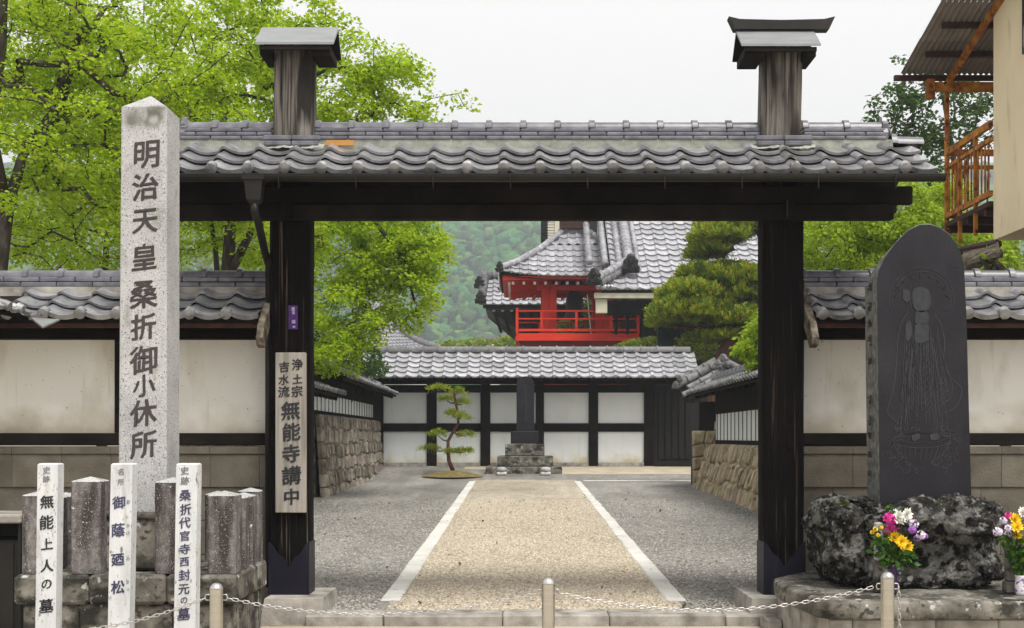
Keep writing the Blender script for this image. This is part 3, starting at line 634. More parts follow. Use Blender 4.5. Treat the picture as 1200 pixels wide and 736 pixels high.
# ================================================================ main gate
GL0, GL1, GR0, GR1, GD = X(316, 9.85), X(362, 9.85), X(895, 9.85), X(942.5, 9.85), 9.85
def smooth_edge(pts, n=5):
    out = []; P_ = [pts[0]] + list(pts) + [pts[-1]]
    for i in range(1, len(P_) - 2):
        p0, p1, p2, p3 = P_[i - 1:i + 3]
        for k in range(n):
            t = k / n; out.append(tuple(.5 * (2 * p1[c] + (p2[c] - p0[c]) * t + (2 * p0[c] - 5 * p1[c] + 4 * p2[c] - p3[c]) * t * t + (3 * p1[c] - p0[c] - 3 * p2[c] + p3[c]) * t ** 3) for c in (0, 1)))
    return out + [tuple(pts[-1])]
gate = thing('temple_gate', (.15, 10, .1), 'tall black timber temple gate with grey tiled roof and two posts rising through it', 'gate')
for side, (a, b) in enumerate(((GL0, GL1), (GR0, GR1))):
    mb = MB(); w = b - a
    def pfn(u, v, a=a, b=b, side=side):
        # weathered square post with softened edges and slight unevenness
        per = [(a + .015, 9.85), (b - .015, 9.85), (b, 9.865), (b, 10.085), (b - .015, 10.1), (a + .015, 10.1), (a, 10.085), (a, 9.865)]
        i = int(round(u * 8)) % 8; x, y = per[i]; z = .2 + v * 3.45; n = noise.noise(Vector((x * 3, y * 3 + side * 9, z * 1.2))) * .008
        return (x + n, y + abs(n), z)
    mb.grid(pfn, 8, 24, closed_u=True); mb.build('post', M['postwood'], gate, True); sharp(bpy.data.objects[-1].data, 30) if False else None
    # metal shoe with cloud-shaped upper edge
    zt, zb = Z(637, 9.84), Z(699, 9.84); c = (a + b) / 2; h = w / 2 + .006
    half = [(1, .02), (.80, -.012), (.66, -.05), (.52, -.085), (.34, -.105), (.20, -.135), (.10, -.165)]
    edge = [(h * a_, zt + b_) for a_, b_ in half] + [(0, zt - .19)] + [(-h * a_, zt + b_) for a_, b_ in half[::-1]]
    edge = smooth_edge(edge); poly = [(c - h, zb), (c + h, zb)] + [(c + x, z) for x, z in edge]
    mb = MB(); mb.prism(poly, 9.826, 9.848)
    mb.box(c - h, c - h + .006, 9.848, 10.108, zb, zt + .01); mb.box(c + h - .006, c + h, 9.848, 10.108, zb, zt + .01)
    mb.build('metal_shoe', M['navy'], gate)
    # bare upper post above the roof
    ua, ub = (X(320, 9.85), X(367, 9.85)) if side == 0 else (X(893, 9.85), X(940, 9.85))
    mb = MB(); zt2 = Z(52, 9.86)
    def ufn(u, v, a=ua, b=ub):
        per = [(a + .03, 9.86), (a + (b - a) * .35, 9.855), (a + (b - a) * .7, 9.857), (b - .03, 9.86), (b, 9.89), (b, 10.04), (b - .03, 10.07), (a + .03, 10.07), (a, 10.04), (a, 9.89)]
        i = int(round(u * 10)) % 10; x, y = per[i]; z = 3.9 + v * (zt2 - 3.9); n = noise.noise(Vector((x * 6, z * 1.5, y * 5))) * .008
        return (x + n + (.010 * math.sin(z * 3) if side else 0), y + n, z)
    mb.grid(ufn, 10, 20, closed_u=True); mb.build('upper_post', M['greywood'], gate, True)
    # tile and mortar collar where the post meets the roof
    cx = (ua + ub) / 2
    for kk, (hw, z0) in enumerate(((.235, Z(165, 9.8)), (.225, Z(172, 9.8)))):
        for q in range(2):
            inst(noshi(hw, .05, .045, M['ridge_tile']), 'collar_tile', gate, Matrix.Translation((cx - hw + q * hw, 9.80 - kk * .02, z0)))
    MB().grid(lambda u, v, cx=cx: (cx - .27 + .54 * u + .01 * noise.noise(Vector((u * 9, v * 5, side))), 9.74 + .03 * math.sin(u * 12) * .5 - .02 + .10 * v, 3.85 + .06 * v + .012 * noise.noise(Vector((u * 14, v * 6, 3)))), 24, 5).build('mortar', M['mortar'], gate, True)
    # cap roof
    capx0, capx1 = (X(299, 9.7), X(391, 9.7)) if side == 0 else (X(869, 9.7), X(962, 9.7))
    ze, zr = (Z(49, 9.7), Z(32, 9.95)) if side == 0 else (Z(51, 9.7), Z(35, 9.95))
    mb = MB(); t = .02
    vs = []
    for x in (capx0, capx1): vs += [(x, 9.70, ze), (x, 9.95, zr), (x, 10.12, ze), (x, 10.12, ze - t), (x, 9.95, zr - t - .01), (x, 9.70, ze - t)]
    mb.add(vs, [(0, 1, 7, 6), (1, 2, 8, 7), (2, 3, 9, 8), (3, 4, 10, 9), (4, 5, 11, 10), (5, 0, 6, 11), (0, 1, 4, 5), (1, 2, 3, 4), (6, 7, 10, 11), (7, 8, 9, 10)])
    mb.m[3] = mb.m[4] = 1
    cp = mb.build('cap_sheet', [M['metalgrey'], M['darkwood']], gate)
    MB().box(capx0 + .03, ua - .004, 9.735, 10.08, ze - .095, ze - .023, .004).build('cap_bracket', M['darkwood'], gate)
    MB().box(ub + .004, capx1 - .03, 9.735, 10.08, ze - .095, ze - .023, .004).build('cap_bracket', M['darkwood'], gate)
    MB().box(capx0 + .03, capx1 - .03, 9.71, 9.732, ze - .06, ze - .023, .002).build('eave_board', M['darkwood'], gate)
    if side == 1:
        r0, r1, z0, z1 = X(853, 9.95), X(977, 9.95), Z(35, 9.95) - .01, Z(21.5, 9.95); cc = (r0 + r1) / 2
        pts = [(r0 + .05, z0), (r1 - .05, z0), (r1, z1), (r1 - .09, z1 - .022), (cc, z1 - .03), (r0 + .09, z1 - .022), (r0, z1)]
        MB().prism(pts, 9.90, 10.0).build('cap_ridge', M['gutter'], gate)
# lintel and beams
LX0, LX1 = X(160, 9.8), X(1048, 9.8)
MB().box(-3.05, X(1048, 9.75), 9.75, 9.86 - .012, Z(257, 9.75), Z(243, 9.75) + .03, .01).build('lintel', M['darkwood'], gate)
MB().box(-3.15, X(1070, 9.78), 9.78, 9.846, Z(243, 9.75) + .033, Z(217, 9.75), .01).build('lintel', M['darkwood'], gate)
MB().box(-3.05, X(1048, 10.2), 10.12, 10.25, 3.40, 3.6, .01).build('lintel', M['darkwood'], gate)
MB().box(-3.15, 3.2, 9.98, 10.14, 3.66, 3.84, .01).build('ridge_beam', M['darkwood'], gate)
for px in (336, 925):
    MB().box(X(px - 6.5, 9.7), X(px + 6.5, 9.7), 9.66, 9.748, Z(255, 9.7), Z(235, 9.7), .006).build('tenon_block', M['barkwood'] if False else M['postwood'], gate)
for px in (500, 640, 770):
    MB().box(X(px, 10.0) - .05, X(px, 10.0) + .05, 9.862, 10.11, 3.42, 3.52, .005).build('cross_beam', M['darkwood'], gate)
roof = MB()
# two boarded slopes
RX0, RX1 = X(158, 9.3), X(1103, 9.3)
eF, rF = Vector((0, 9.33, 3.555)), Vector((0, 10.0, 3.945))
def slab(mb, x0, x1, a, b, t):
    n = (b - a).cross(Vector((1, 0, 0))).normalized(); n = n if n.z > 0 else -n
    vs = [Vector((x, 0, 0)) + p for x in (x0, x1) for p in (a, b, b - n * t, a - n * t)]
    mb.add(vs, [(0, 1, 5, 4), (1, 2, 6, 5), (2, 3, 7, 6), (3, 0, 4, 7), (0, 3, 2, 1), (4, 5, 6, 7)])
slab(roof, RX0, RX1, eF, rF, .035); slab(roof, RX0, RX1, Vector((0, 10.67, 3.555)), rF + Vector((0, .004, 0)), .035)
roof = roof.build('roof', M['darkwood'], gate)
for k in range(19):
    x = RX0 + .12 + k * (RX1 - RX0 - .24) / 18
    MB().beam((x, 9.40, 3.545), (x, 9.97, 3.877), .045, .055).build('rafter', M['darkwood'], roof)
p_g = 42.7 / FX * 9.3
Vg = Vector((0, rF.y - eF.y, rF.z - eF.z)).normalized()
x_first = X(248.7, 9.3) - 2 * p_g - .145 * p_g
tile_field(roof, (x_first, 9.30, 3.542), (1, 0, 0), Vg, 22, 3, p_g, .226, M['tile'])
tile_field(roof, (x_first + 22 * p_g, 10.70, 3.542), (-1, 0, 0), Vector((0, -Vg.y, Vg.z)), 22, 3, p_g, .226, M['tile'], lod=1, joined=True)
MB().box(-2.86, 3.10, 9.90, 10.10, 3.88, 3.965).build('ridge_mortar', M['mortar'], roof)
segs = ((X(212, 9.93), X(319, 9.93)), (X(368, 9.93), X(892, 9.93)), (X(941, 9.93), X(1038, 9.93)))
for a, b in segs: ridge(roof, (a, 10.0, 3.962), (b, 10.0, 3.962), .22, 3, .036, .062, M['ridge_tile'], piece=.293)
oni(roof, (X(216, 9.9), 10.0, 4.06), (-1, 0, 0), .17, M['ridge_tile']); oni(roof, (X(1036, 9.9), 10.0, 4.06), (1, 0, 0), .17, M['ridge_tile'])
inst(ridge_cap(.27, .075, M['ridge_tile']), 'ridge_end_cap', roof, frame(Vector((X(1046, 9.9), 10.0, 3.94)), Vector((1, 0, -.05)).normalized(), Vector((0, 1, 0)), Vector((0, 0, 1))))
inst(ridge_cap(.27, .075, M['ridge_tile']), 'ridge_end_cap', roof, frame(Vector((X(206, 9.9), 10.0, 3.94)), Vector((-1, 0, -.05)).normalized(), Vector((0, -1, 0)), Vector((0, 0, 1))))
MB().box(X(383, 9.9), X(416, 9.9), 9.84, 9.865, 3.90, 3.945).build('patch_board', mat('raw_orange_wood', [(.35, .16, .04), (.5, .26, .08)], rnd=0), roof)
# gutter, brackets, rain head and bent downpipe
mb = MB(); g0, g1 = -3.0, X(1107, 9.25); zg = Z(205, 9.25)
prof = [(9.20 + .05 - .05 * math.cos(a), zg - .045 * math.sin(a) * 1.2) for a in [math.pi * i / 8 for i in range(9)]]
inner = [(9.25 + (y - 9.25) * .9, z + .004) for y, z in prof][::-1]
mb.prism(prof + inner, g0, g1, ax='x'); gut = mb.build('gutter', M['gutter'], gate, False)
x = X(418, 9.25)
xs = [X(328, 9.25)] + [X(p, 9.25) for p in (418, 508, 598, 688, 778, 868, 957, 1047)]
for x in xs: MB().tube([(x, 9.195, zg), (x, 9.193, zg - .06), (x + .003, 9.2, zg - .115)], .005, 5).build('gutter_hook', M['gutter'], gut)
hx = X(299, 9.22); mb = MB()
for z0, z1, w0, w1 in ((Z(235, 9.2), Z(212, 9.2), .055, .07), (Z(212, 9.2), Z(207, 9.2), .085, .085), (Z(240, 9.2), Z(235, 9.2), .03, .055)):
    mb.add([(hx + sx * (w0 if k == 0 else w1), 9.2 + sy * (w0 if k == 0 else w1) * .8, (z0, z1)[k]) for k in (0, 1) for sx, sy in ((-1, -1), (1, -1), (1, 1), (-1, 1))],
           [(3, 2, 1, 0), (4, 5, 6, 7), (0, 1, 5, 4), (1, 2, 6, 5), (2, 3, 7, 6), (3, 0, 4, 7)])
mb.build('rain_head', M['gutter'], gate)
MB().tube([(hx, 9.2, Z(238, 9.2)), (hx, 9.2, Z(247, 9.2)), (X(303, 9.3), 9.3, Z(262, 9.3)), (X(311, 9.7), 9.68, Z(296, 9.7)), (X(314, 9.86), 9.9, Z(312, 9.9)), (X(314, 9.9), 9.94, Z(420, 9.9)), (X(314, 9.9), 9.94, .25)], .032, 10).build('downpipe', M['gutter'], gate, True)
# post foundation stones
for a, b, l in ((X(305, 9.6), X(383, 9.6), 0), (X(876, 9.6), X(926, 9.6), 1)):
    mb = MB(); zt = Z(699, 9.7) - .004
    mb.add([(x + sx, y, z) for z, e in ((-.02, 0), (zt, .035)) for x, sx, y in ((a, e, 9.56 + e), (b, -e, 9.56 + e), (b, -e, 10.3), (a, e, 10.3))], [(3, 2, 1, 0), (4, 5, 6, 7), (0, 1, 5, 4), (1, 2, 6, 5), (2, 3, 7, 6), (3, 0, 4, 7)])
    o = mb.build('foundation_stone', M['sill'], gate)
# ---- things that hang on the gate
sb = thing('sign_board', (X(340, 9.8), 9.82, Z(601, 9.8)), 'grey wooden board with black brush writing hanging on the left gate post', 'sign')
MB().box(X(322.5, 9.79), X(358.5, 9.79), 9.79, 9.835, Z(601, 9.79), Z(413, 9.79), .006).build('board', M['signwood'], sb)
prepare_chars('明治天皇桑折御小休所浄土宗吉水流無能寺講中史跡上人の墓名蔭廼松おかげまつ代官西封元')
pxs = FX / 9.788
for c, px, py, s in (('浄', 348.5, 427, 15), ('土', 348.5, 444, 13), ('宗', 348, 458.5, 15), ('吉', 333, 430, 14), ('水', 332.5, 445, 14), ('流', 332.5, 459, 15),
                     ('無', 340.5, 481, 25), ('能', 341.5, 506, 24), ('寺', 341, 531.5, 24), ('講', 341.5, 557, 25), ('中', 341.5, 582, 22)):
    char(c, P(px, py, 9.786), s / pxs, M['ink'], sb, 'brush_character')
st = thing('sticker', (X(343.5, 9.84), 9.84, Z(386, 9.84)), 'small purple votive sticker with worn pale marks on the left gate post', 'sticker')
MB().box(X(338, 9.84), X(349, 9.84), 9.832, 9.842, Z(386, 9.84), Z(358, 9.84), .002).build('paper', mat('purple_paper', [(.03, .018, .06), (.09, .03, .2)], scale=(30,) * 3, rnd=0), st)
mk = mat('worn_pale_print', [(.2, .15, .28), (.45, .4, .5)], scale=(50,) * 3, rnd=0)
for px, py, w, h in ((343.5, 362, 3.6, 4), (344, 366, 3, 4.5), (344, 377, 4, 4), (344.5, 383, 3, 2)):
    MB().box(X(px - w / 2, 9.83), X(px + w / 2, 9.83), 9.829, 9.8315, Z(py + h / 2, 9.83), Z(py - h / 2, 9.83)).build('print_mark', mk, st)

# ================================================================ flanking plaster walls
WD = 10.15
def flank(name, label, x0, x1, posts, joints1, joints2, tiles_n, p, xt, open_side):
    w = thing(name, ((x0 + x1) / 2, WD, 0), label, 'wall'); zc = Z(523, WD)
    ps = sorted([x0] + posts + [x1])
    for a, b in zip(ps[:-1], ps[1:]):
        MB().box(a + (.03 if a != x0 else 0), b - (.03 if b != x1 else 0), WD + .04, WD + .26, Z(508, WD), Z(398, WD)).build('plaster_panel', M['plaster'], w)
    for x in posts: MB().box(x - .03, x + .03, WD + .015, WD + .25, Z(507, WD), Z(398, WD), .004).build('post', M['darkwood'], w)
    MB().box(x0, x1, WD - .03, WD + .27, Z(522, WD), Z(507.5, WD), .008).build('sill_beam', M['darkwood'], w)
    MB().box(x0, x1, WD + .0, WD + .27, Z(397.5, WD), Z(370, WD), .008).build('wall_plate', M['darkwood'], w)
    rows = [(zc - .002, Z(532, WD), .42, .03, 0), (Z(532.4, WD), Z(571, WD), .42, .045, 0), (Z(571.6, WD), Z(610, WD), .42, .06, .2), (Z(610.6, WD), Z(650, WD), .42, .06, 0), (Z(650.6, WD), -.02, .42, .06, .2)]
    for zt, zb, bl, inset, off in rows:
        x = x0 - off * bl * 2
        while x < x1:
            a, b = max(x, x0), min(x + bl, x1)
            if b - a > .04: MB().box(a + .001, b - .001, WD - .06 + inset + random.uniform(-.001, .001), WD + .28, zb + .001, zt, .003).build('wall_block', M['block'], w)
            x += bl
    MB().box(x0 + .01, x1 - .01, WD + .02, WD + .24, -.02, zc - .02).build('block_core', M['sill'], w)
    r = MB(); e, t = Vector((0, 9.72, 2.455)), Vector((0, 10.30, 2.755))
    slab(r, x0 - .02, x1 + .02, e, t, .03); slab(r, x0 - .02, x1 + .02, Vector((0, 10.88, 2.455)), t + Vector((0, .004, 0)), .03)
    r = r.build('roof', M['darkwood'], w)
    k = x0 + .15
    while k < x1 - .05: MB().beam((k, 9.76, 2.432), (k, 10.2, 2.66), .045, .05).build('rafter', M['darkwood'], r); k += .3
    MB().box(x0, x1, 9.735, 9.76, 2.39, 2.425).build('fascia', M['darkrust'], r)
    V = (t - e).normalized()
    tiles_n = int((x1 + .07 - xt) / p) if open_side else tiles_n
    tile_field(r, (xt, 9.70, 2.45), (1, 0, 0), V, tiles_n, 3, p, .212, M['tile'])
    tile_field(r, (xt + tiles_n * p, 10.90, 2.45), (-1, 0, 0), Vector((0, -V.y, V.z)), tiles_n, 3, p, .2, M['tile'], lod=1, joined=True)
    MB().box(x0, x1, 10.2, 10.4, 2.70, 2.782).build('ridge_mortar', M['sill'], r)
    ridge(r, (x0, 10.3, 2.78), (x1, 10.3, 2.78), .2, 2, .045, .065, M['ridge_tile'], piece=.305)
    return w, r
p_w = 42.6 / FX * 9.7
wl, rl = flank('plaster_wall', 'cream plaster wall with tiled coping left of the gate, behind the granite pillar', -6.4, GL0 - .06, [X(137.5, WD), X(-60, WD)], 0, 0, 10, p_w, X(265.5, 9.7) - .145 * p_w - 6 * p_w, 1)
wr, rr = flank('plaster_wall', 'cream plaster wall with tiled coping right of the gate, behind the dark slab', GR1 + .06, 7.2, [X(1290, WD)], 0, 0, 17, p_w, X(963, 9.7) - .145 * p_w, 0)
# curled boards closing the tiled copings at the gate posts
for x, par in ((GL0 - .055, wl), (GR1 + .0, wr)):
    top = [(10.32, 2.95), (10.15, 2.90), (10.05, 2.76), (9.9, 2.62), (9.75, 2.5), (9.66, 2.42), (9.58, 2.30)]
    bot = [(9.60, 2.24), (9.68, 2.22), (9.78, 2.33), (9.9, 2.44), (10.02, 2.55), (10.12, 2.68), (10.2, 2.74), (10.32, 2.78)]
    MB().prism(top + bot, x, x + .055, ax='x').build('curled_barge_board', M['barkwood'], par)
# short return of the coping toward the street at the far left
MB().box(-4.75, -4.45, 8.2, 9.68, Z(405, 9.6) - .02, 2.44).build('return_beam', M['darkwood'], wl)
rt = MB(); rt.add([(-3.98, y, z) for y in (8.2, 9.72) for z in (2.47, 2.44)] + [(-4.6, y, z) for y in (8.2, 9.72) for z in (2.76, 2.73)], [(0, 1, 3, 2), (4, 6, 7, 5), (0, 2, 6, 4), (1, 5, 7, 3), (0, 4, 5, 1), (2, 3, 7, 6)])
rt = rt.build('return_roof', M['darkwood'], wl)
Vr = Vector((-.62, 0, .29)).normalized()
tile_field(rt, (-3.96, 8.2, 2.47), (0, 1, 0), Vr, 6, 3, .245, .21, M['tile'])
ridge(rt, (-4.6, 8.2, 2.78), (-4.6, 10.2, 2.78), .2, 2, .045, .065, M['ridge_tile'])
MB().add([(X(36, 9.6), 9.6, Z(372, 9.6)), (X(70, 9.6), 9.6, Z(374, 9.6)), (X(53, 9.45), 9.4, Z(383, 9.4)), (X(36, 9.6), 9.6, Z(374, 9.6)), (X(70, 9.6), 9.6, Z(376, 9.6)), (X(53, 9.45), 9.4, Z(385, 9.4))], [(0, 1, 2), (3, 5, 4), (0, 3, 4, 1), (1, 4, 5, 2), (2, 5, 3, 0)]).build('valley_flashing', M['metalgrey'], wl)

# ================================================================ granite pillar with inscription
pil = thing('stone_pillar', (X(168, 8.3), 8.46, .58), 'tall pale granite pillar with a pointed top and a column of carved characters', 'monument')
x0, x1 = X(142, 8.3), X(195.5, 8.3); xb0, xb1 = X(138.5, 8.3), X(195, 8.3); zb, zs, za = .98, Z(125, 8.3), Z(112.5, 8.46); dd = x1 - x0
mb = MB(); ch = .006
def ring(xa, xb, z): return [(xa + ch, 8.3, z), (xb - ch, 8.3, z), (xb, 8.3 + ch, z), (xb, 8.3 + dd - ch, z), (xb - ch, 8.3 + dd, z), (xa + ch, 8.3 + dd, z), (xa, 8.3 + dd - ch, z), (xa, 8.3 + ch, z)]
vs = []
nz_ = 14
for k in range(nz_):
    f = k / (nz_ - 1); vs += ring(xb0 + (x0 - xb0) * f, xb1 + (x1 - xb1) * f, zb + (zs - zb) * f)
vs.append(((x0 + x1) / 2, 8.3 + dd / 2, za))
mb.add(vs, [(k * 8 + i, k * 8 + (i + 1) % 8, (k + 1) * 8 + (i + 1) % 8, (k + 1) * 8 + i) for k in range(nz_ - 1) for i in range(8)] + [(8 * (nz_ - 1) + i, 8 * (nz_ - 1) + (i + 1) % 8, 8 * nz_) for i in range(8)] + [tuple(range(8))[::-1]])
mb.build('shaft', M['pillar'], pil)
pxs = FX / 8.3
for c, py, s, px in (('明', 181, 38, 172), ('治', 219, 36, 170), ('天', 259, 35, 170), ('皇', 301, 36, 169), ('桑', 345, 38, 168.5), ('折', 383, 35, 168), ('御', 421, 38, 168), ('小', 452, 30, 169), ('休', 484, 36, 168), ('所', 521, 37, 168)):
    char(c, P(px, py, 8.298), s / pxs, M['carved'], pil, 'carved_character', .96, thick=.3)
MB().box(X(121, 8.22), X(209, 8.22), 8.20, 8.74, .582, .935, .02).build('base_block', M['mossgranite'], pil)
MB().box(X(119, 8.2), X(211, 8.2), 8.18, 8.76, .937, .98, .012).build('base_ledge', M['mossgranite'], pil)

# ================================================================ stone-post enclosure
enc = thing('stone_enclosure', (-2.65, 8.5, 0), 'mossy raised granite plinth fenced by short rust-stained stone posts around the pillar', 'stone fence')
EX0, EX1 = X(15, 8.0), X(276, 8.0)
xx = EX0
for a in (0, .5, 1.0): pass
cuts = [EX0, EX0 + .5, EX0 + 1.02, EX1]
for a, b in zip(cuts[:-1], cuts[1:]): MB().box(a + .002, b - .002, 8.0, 8.42, .375, .575 + random.uniform(-.004, .004), .022).build('plinth_slab', M['mossgranite'], enc)
for a, b in ((8.424, 8.7), (8.704, 9.0)):
    MB().box(EX1 - .45, EX1, a, b, .375, .577, .02).build('plinth_slab', M['mossgranite'], enc); MB().box(EX0, EX0 + .45, a, b, .375, .577, .02).build('plinth_slab', M['mossgranite'], enc)
MB().box(EX0 + .452, EX1 - .452, 8.424, 9.0, .375, .57, .02).build('plinth_slab', M['mossgranite'], enc)
x = EX0 + .05
while x < EX1 - .05:
    b = min(x + random.uniform(.26, .42), EX1 - .04); MB().box(x + .002, b - .002, 8.03, 8.3, -.02, .372, .018).build('plinth_block', M['mossgranite'], enc); x = b
y = 8.304
while y < 8.98:
    b = min(y + .3, 8.98); MB().box(EX1 - .3, EX1 - .035, y, b - .004, -.02, .372, .016).build('plinth_block', M['mossgranite'], enc); MB().box(EX0 + .05, EX0 + .3, y, b - .004, -.02, .372, .016).build('plinth_block', M['mossgranite'], enc); y = b
def fpost(x, y, w, h, dy=None):
    dy = dy or w; mb = MB(); c = .012; z0, z1, za = .577, .577 + h, .577 + h + w * .14
    per = [(x + c, y), (x + w - c, y), (x + w, y + c), (x + w, y + dy - c), (x + w - c, y + dy), (x + c, y + dy), (x, y + dy - c), (x, y + c)]
    vs = [(a, b, z) for z in (z0, z1 - .006) for a, b in per] + [(x + w / 2 + (a - x - w / 2) * .94, y + dy / 2 + (b - y - dy / 2) * .94, z1) for a, b in per] + [(x + w / 2, y + dy / 2, za)]
    mb.add(vs, [(k * 8 + i, k * 8 + (i + 1) % 8, (k + 1) * 8 + (i + 1) % 8, (k + 1) * 8 + i) for k in (0, 1) for i in range(8)] + [(16 + i, 16 + (i + 1) % 8, 24) for i in range(8)] + [tuple(range(8))[::-1]])
    for q_ in range(16, 24): mb.m[q_] = 1
    for q_ in range(8, 16): mb.m[q_] = 1
    mb.build('fence_post', [M['redgranite'], M['granite']], enc)
for px, w, h in ((25, .185, .53), (82.5, .20, .625), (181, .20, .62), (243, .19, .53)): fpost(X(px, 8.06), 8.06, w, h)
for y in (8.34, 8.58, 8.80): fpost(EX1 - .175, y, .155, .50 + .025 * (y > 8.7)); fpost(EX0 + .03, y, .155, .50)
for x in (-3.02, -2.72, -2.32): fpost(x, 8.82, .155, .50)

# ================================================================ white marker posts with writing
def stake(label, p0, p1, pt, d, chars, ytop=543):
    th_ = thing('marker_post', (X((p0 + p1) / 2, d), d, 0), label, 'sign post', 'white painted marker posts in front of the stone enclosure')
    w = (p1 - p0) / FX * d; xt0 = X(pt, d); xb0 = X(p0, d); z1 = Z(ytop, d); mb = MB(); xb0 = xb0 + (xb0 - xt0) * .4
    vs = [(x + sx, y, z) for z, x in ((-.02, xb0), (z1 - .008, xt0)) for sx, y in ((0, d), (w, d), (w, d + .1), (0, d + .1))] + [(xt0 + w / 2 + (sx - w / 2) * .85, d + .05 + (y - d - .05) * .85, z1) for sx, y in ((0, d), (w, d), (w, d + .1), (0, d + .1))]
    mb.add(vs, [(3, 2, 1, 0), (8, 9, 10, 11)] + [(k * 4 + i, k * 4 + (i + 1) % 4, (k + 1) * 4 + (i + 1) % 4, (k + 1) * 4 + i) for k in (0, 1) for i in range(4)])
    mb.build('stake', M['stakewhite'], th_)
    q = FX / d
    for c, px, py, s, mt in chars: char(c, P(px, py, d - .003), s / q, M[mt], th_, 'painted_character')
stake('left white marker post with six large black characters, nearest the photo edge', 41.5, 65.5, 44, 7.5,
      [('史', 54.5, 551, 10, 'fadeink'), ('跡', 54, 561.5, 9, 'fadeink'), ('無', 55, 588, 18, 'ink'), ('能', 54.5, 612, 19, 'ink'), ('上', 55, 637.5, 16, 'ink'), ('人', 55, 663, 17, 'ink'), ('の', 54.5, 684.5, 15, 'ink'), ('墓', 54, 710, 19, 'ink')])
stake('middle white marker post with spaced characters and tiny side writing, below the tall pillar', 126.5, 152, 130, 7.5,
      [('名', 141.5, 553, 9, 'fadeink'), ('所', 141.5, 565, 9, 'fadeink'), ('御', 139, 588.5, 17, 'inkblue'), ('蔭', 138.5, 621, 18, 'inkblue'), ('廼', 138, 656, 17, 'inkblue'), ('松', 138, 688, 18, 'inkblue'),
       ('お', 150.3, 588, 5.5, 'fadeink'), ('か', 150, 616, 5, 'fadeink'), ('げ', 150, 625, 5, 'fadeink'), ('の', 150, 655, 5, 'fadeink'), ('ま', 149.5, 682, 5, 'fadeink'), ('つ', 149.5, 691, 4.5, 'fadeink')])
stake('right white marker post crowded with a full column of small characters, nearest the gate', 204, 229, 206.5, 7.5,
      [('史', 216.5, 551.5, 11, 'fadeink'), ('跡', 216.5, 563.5, 11, 'fadeink'), ('桑', 217, 580.5, 15, 'inkblue'), ('折', 217.5, 597, 15, 'inkblue'), ('代', 216.5, 612.5, 15, 'inkblue'), ('官', 216.5, 628, 14, 'inkblue'), ('寺', 216.5, 643.5, 14, 'inkblue'),
       ('西', 216, 658.5, 13, 'inkblue'), ('封', 216, 674, 15, 'inkblue'), ('元', 215.5, 690.5, 15, 'inkblue'), ('の', 215.5, 703.5, 10, 'inkblue'), ('墓', 215, 719.5, 17, 'inkblue')])

# dark cupboard at the far left
cb = thing('storage_box', (-4.15, 9.2, 0), 'low dark steel cupboard under a thin stone slab beside the stone fence', 'cupboard')
MB().box(-4.5, X(24, 9.1), 9.1, 9.7, Z(613.5, 9.1), Z(607, 9.1) + .02, .01).build('top_slab', M['sill'], cb)
mb = MB(); mb.box(-4.5, X(24, 9.14), 9.62, 9.66, 0, Z(614, 9.14)); mb.box(X(21, 9.14), X(24, 9.14), 9.14, 9.62, 0, Z(614, 9.14)); mb.box(-4.5, X(21, 9.14), 9.2, 9.62, Z(634, 9.14) - .01, Z(634, 9.14)); mb.build('frame', M['black'], cb)
MB().box(-4.5, X(12, 9.14), 9.2, 9.215, 0.02, Z(636, 9.14)).build('door', M['gutter'], cb)
MB().box(X(13, 9.14), X(20, 9.14), 9.2, 9.215, 0.02, Z(636, 9.14)).build('side_panel', M['black'], cb)

# ================================================================ dark engraved slab, boulder and ledge
slb = thing('engraved_stone_slab', (X(1085, 8.9), 9.05, 1.05), 'tall dark slate slab with a round-shouldered top and a fine line engraving of a robed standing figure', 'monument')
d = 8.9; out = [(1031, 590), (1027.5, 330), (1029, 318), (1036, 303), (1046, 289), (1056, 278), (1066, 269), (1078, 263.5), (1090, 263), (1102, 267), (1113, 275), (1121, 286), (1127, 299), (1130, 315), (1132.5, 370), (1138.5, 590)]
fr = [(X(a, d), Z(b, d)) for a, b in out]; cxs = sum(a for a, b in fr) / len(fr); czs = 2.0
n = len(fr); vs = []
for y, k in ((8.9, 1.0), (8.906, 1.004), (9.2, 1.004), (9.205, 1.0)):
    for q, (a, b) in enumerate(fr):
        j = .008 * noise.noise(Vector((a * 12, b * 12, y * 4))) if y > 8.95 else 0
        vs.append((cxs + (a - cxs) * k + j, y, czs + (b - czs) * k + j - (.06 if (y > 9 and 2 <= q <= 6) else 0)))
mb = MB(); mb.add(vs, [tuple(range(n))[::-1], tuple(range(3 * n, 4 * n))] + [(j * n + i, j * n + (i + 1) % n, (j + 1) * n + (i + 1) % n, (j + 1) * n + i) for j in range(3) for i in range(n)])
for k in range(len(mb.f)):
    if k >= 2: mb.m[k] = 1
mb.build('slab', [M['slate'], M['slate_edge']], slb)
class Lines(MB):
    def line(s, pts, w=.004, y=8.897):
        w *= .72
        pts = [Vector((X(a, 8.9), 0, Z(b, 8.9))) for a, b in pts]
        if len(pts) < 2: return
        vs = []
        for i, p in enumerate(pts):
            t = pts[min(i + 1, len(pts) - 1)] - pts[max(i - 1, 0)]; t = t.normalized() if t.length else Vector((1, 0, 0)); nn = Vector((-t.z, 0, t.x)); ww = w * .5 * (1 if 0 < i < len(pts) - 1 else .4)
            for sgn in (1, -1): q = p + nn * ww * sgn; vs += [(q.x, y, q.z), (q.x, 8.901, q.z)]
        fs = []
        for i in range(len(pts) - 1):
            a, b = i * 4, i * 4 + 4; fs += [(a, a + 2, b + 2, b), (a + 1, a, b, b + 1), (a + 2, a + 3, b + 3, b + 2)]
        s.add(vs, fs)
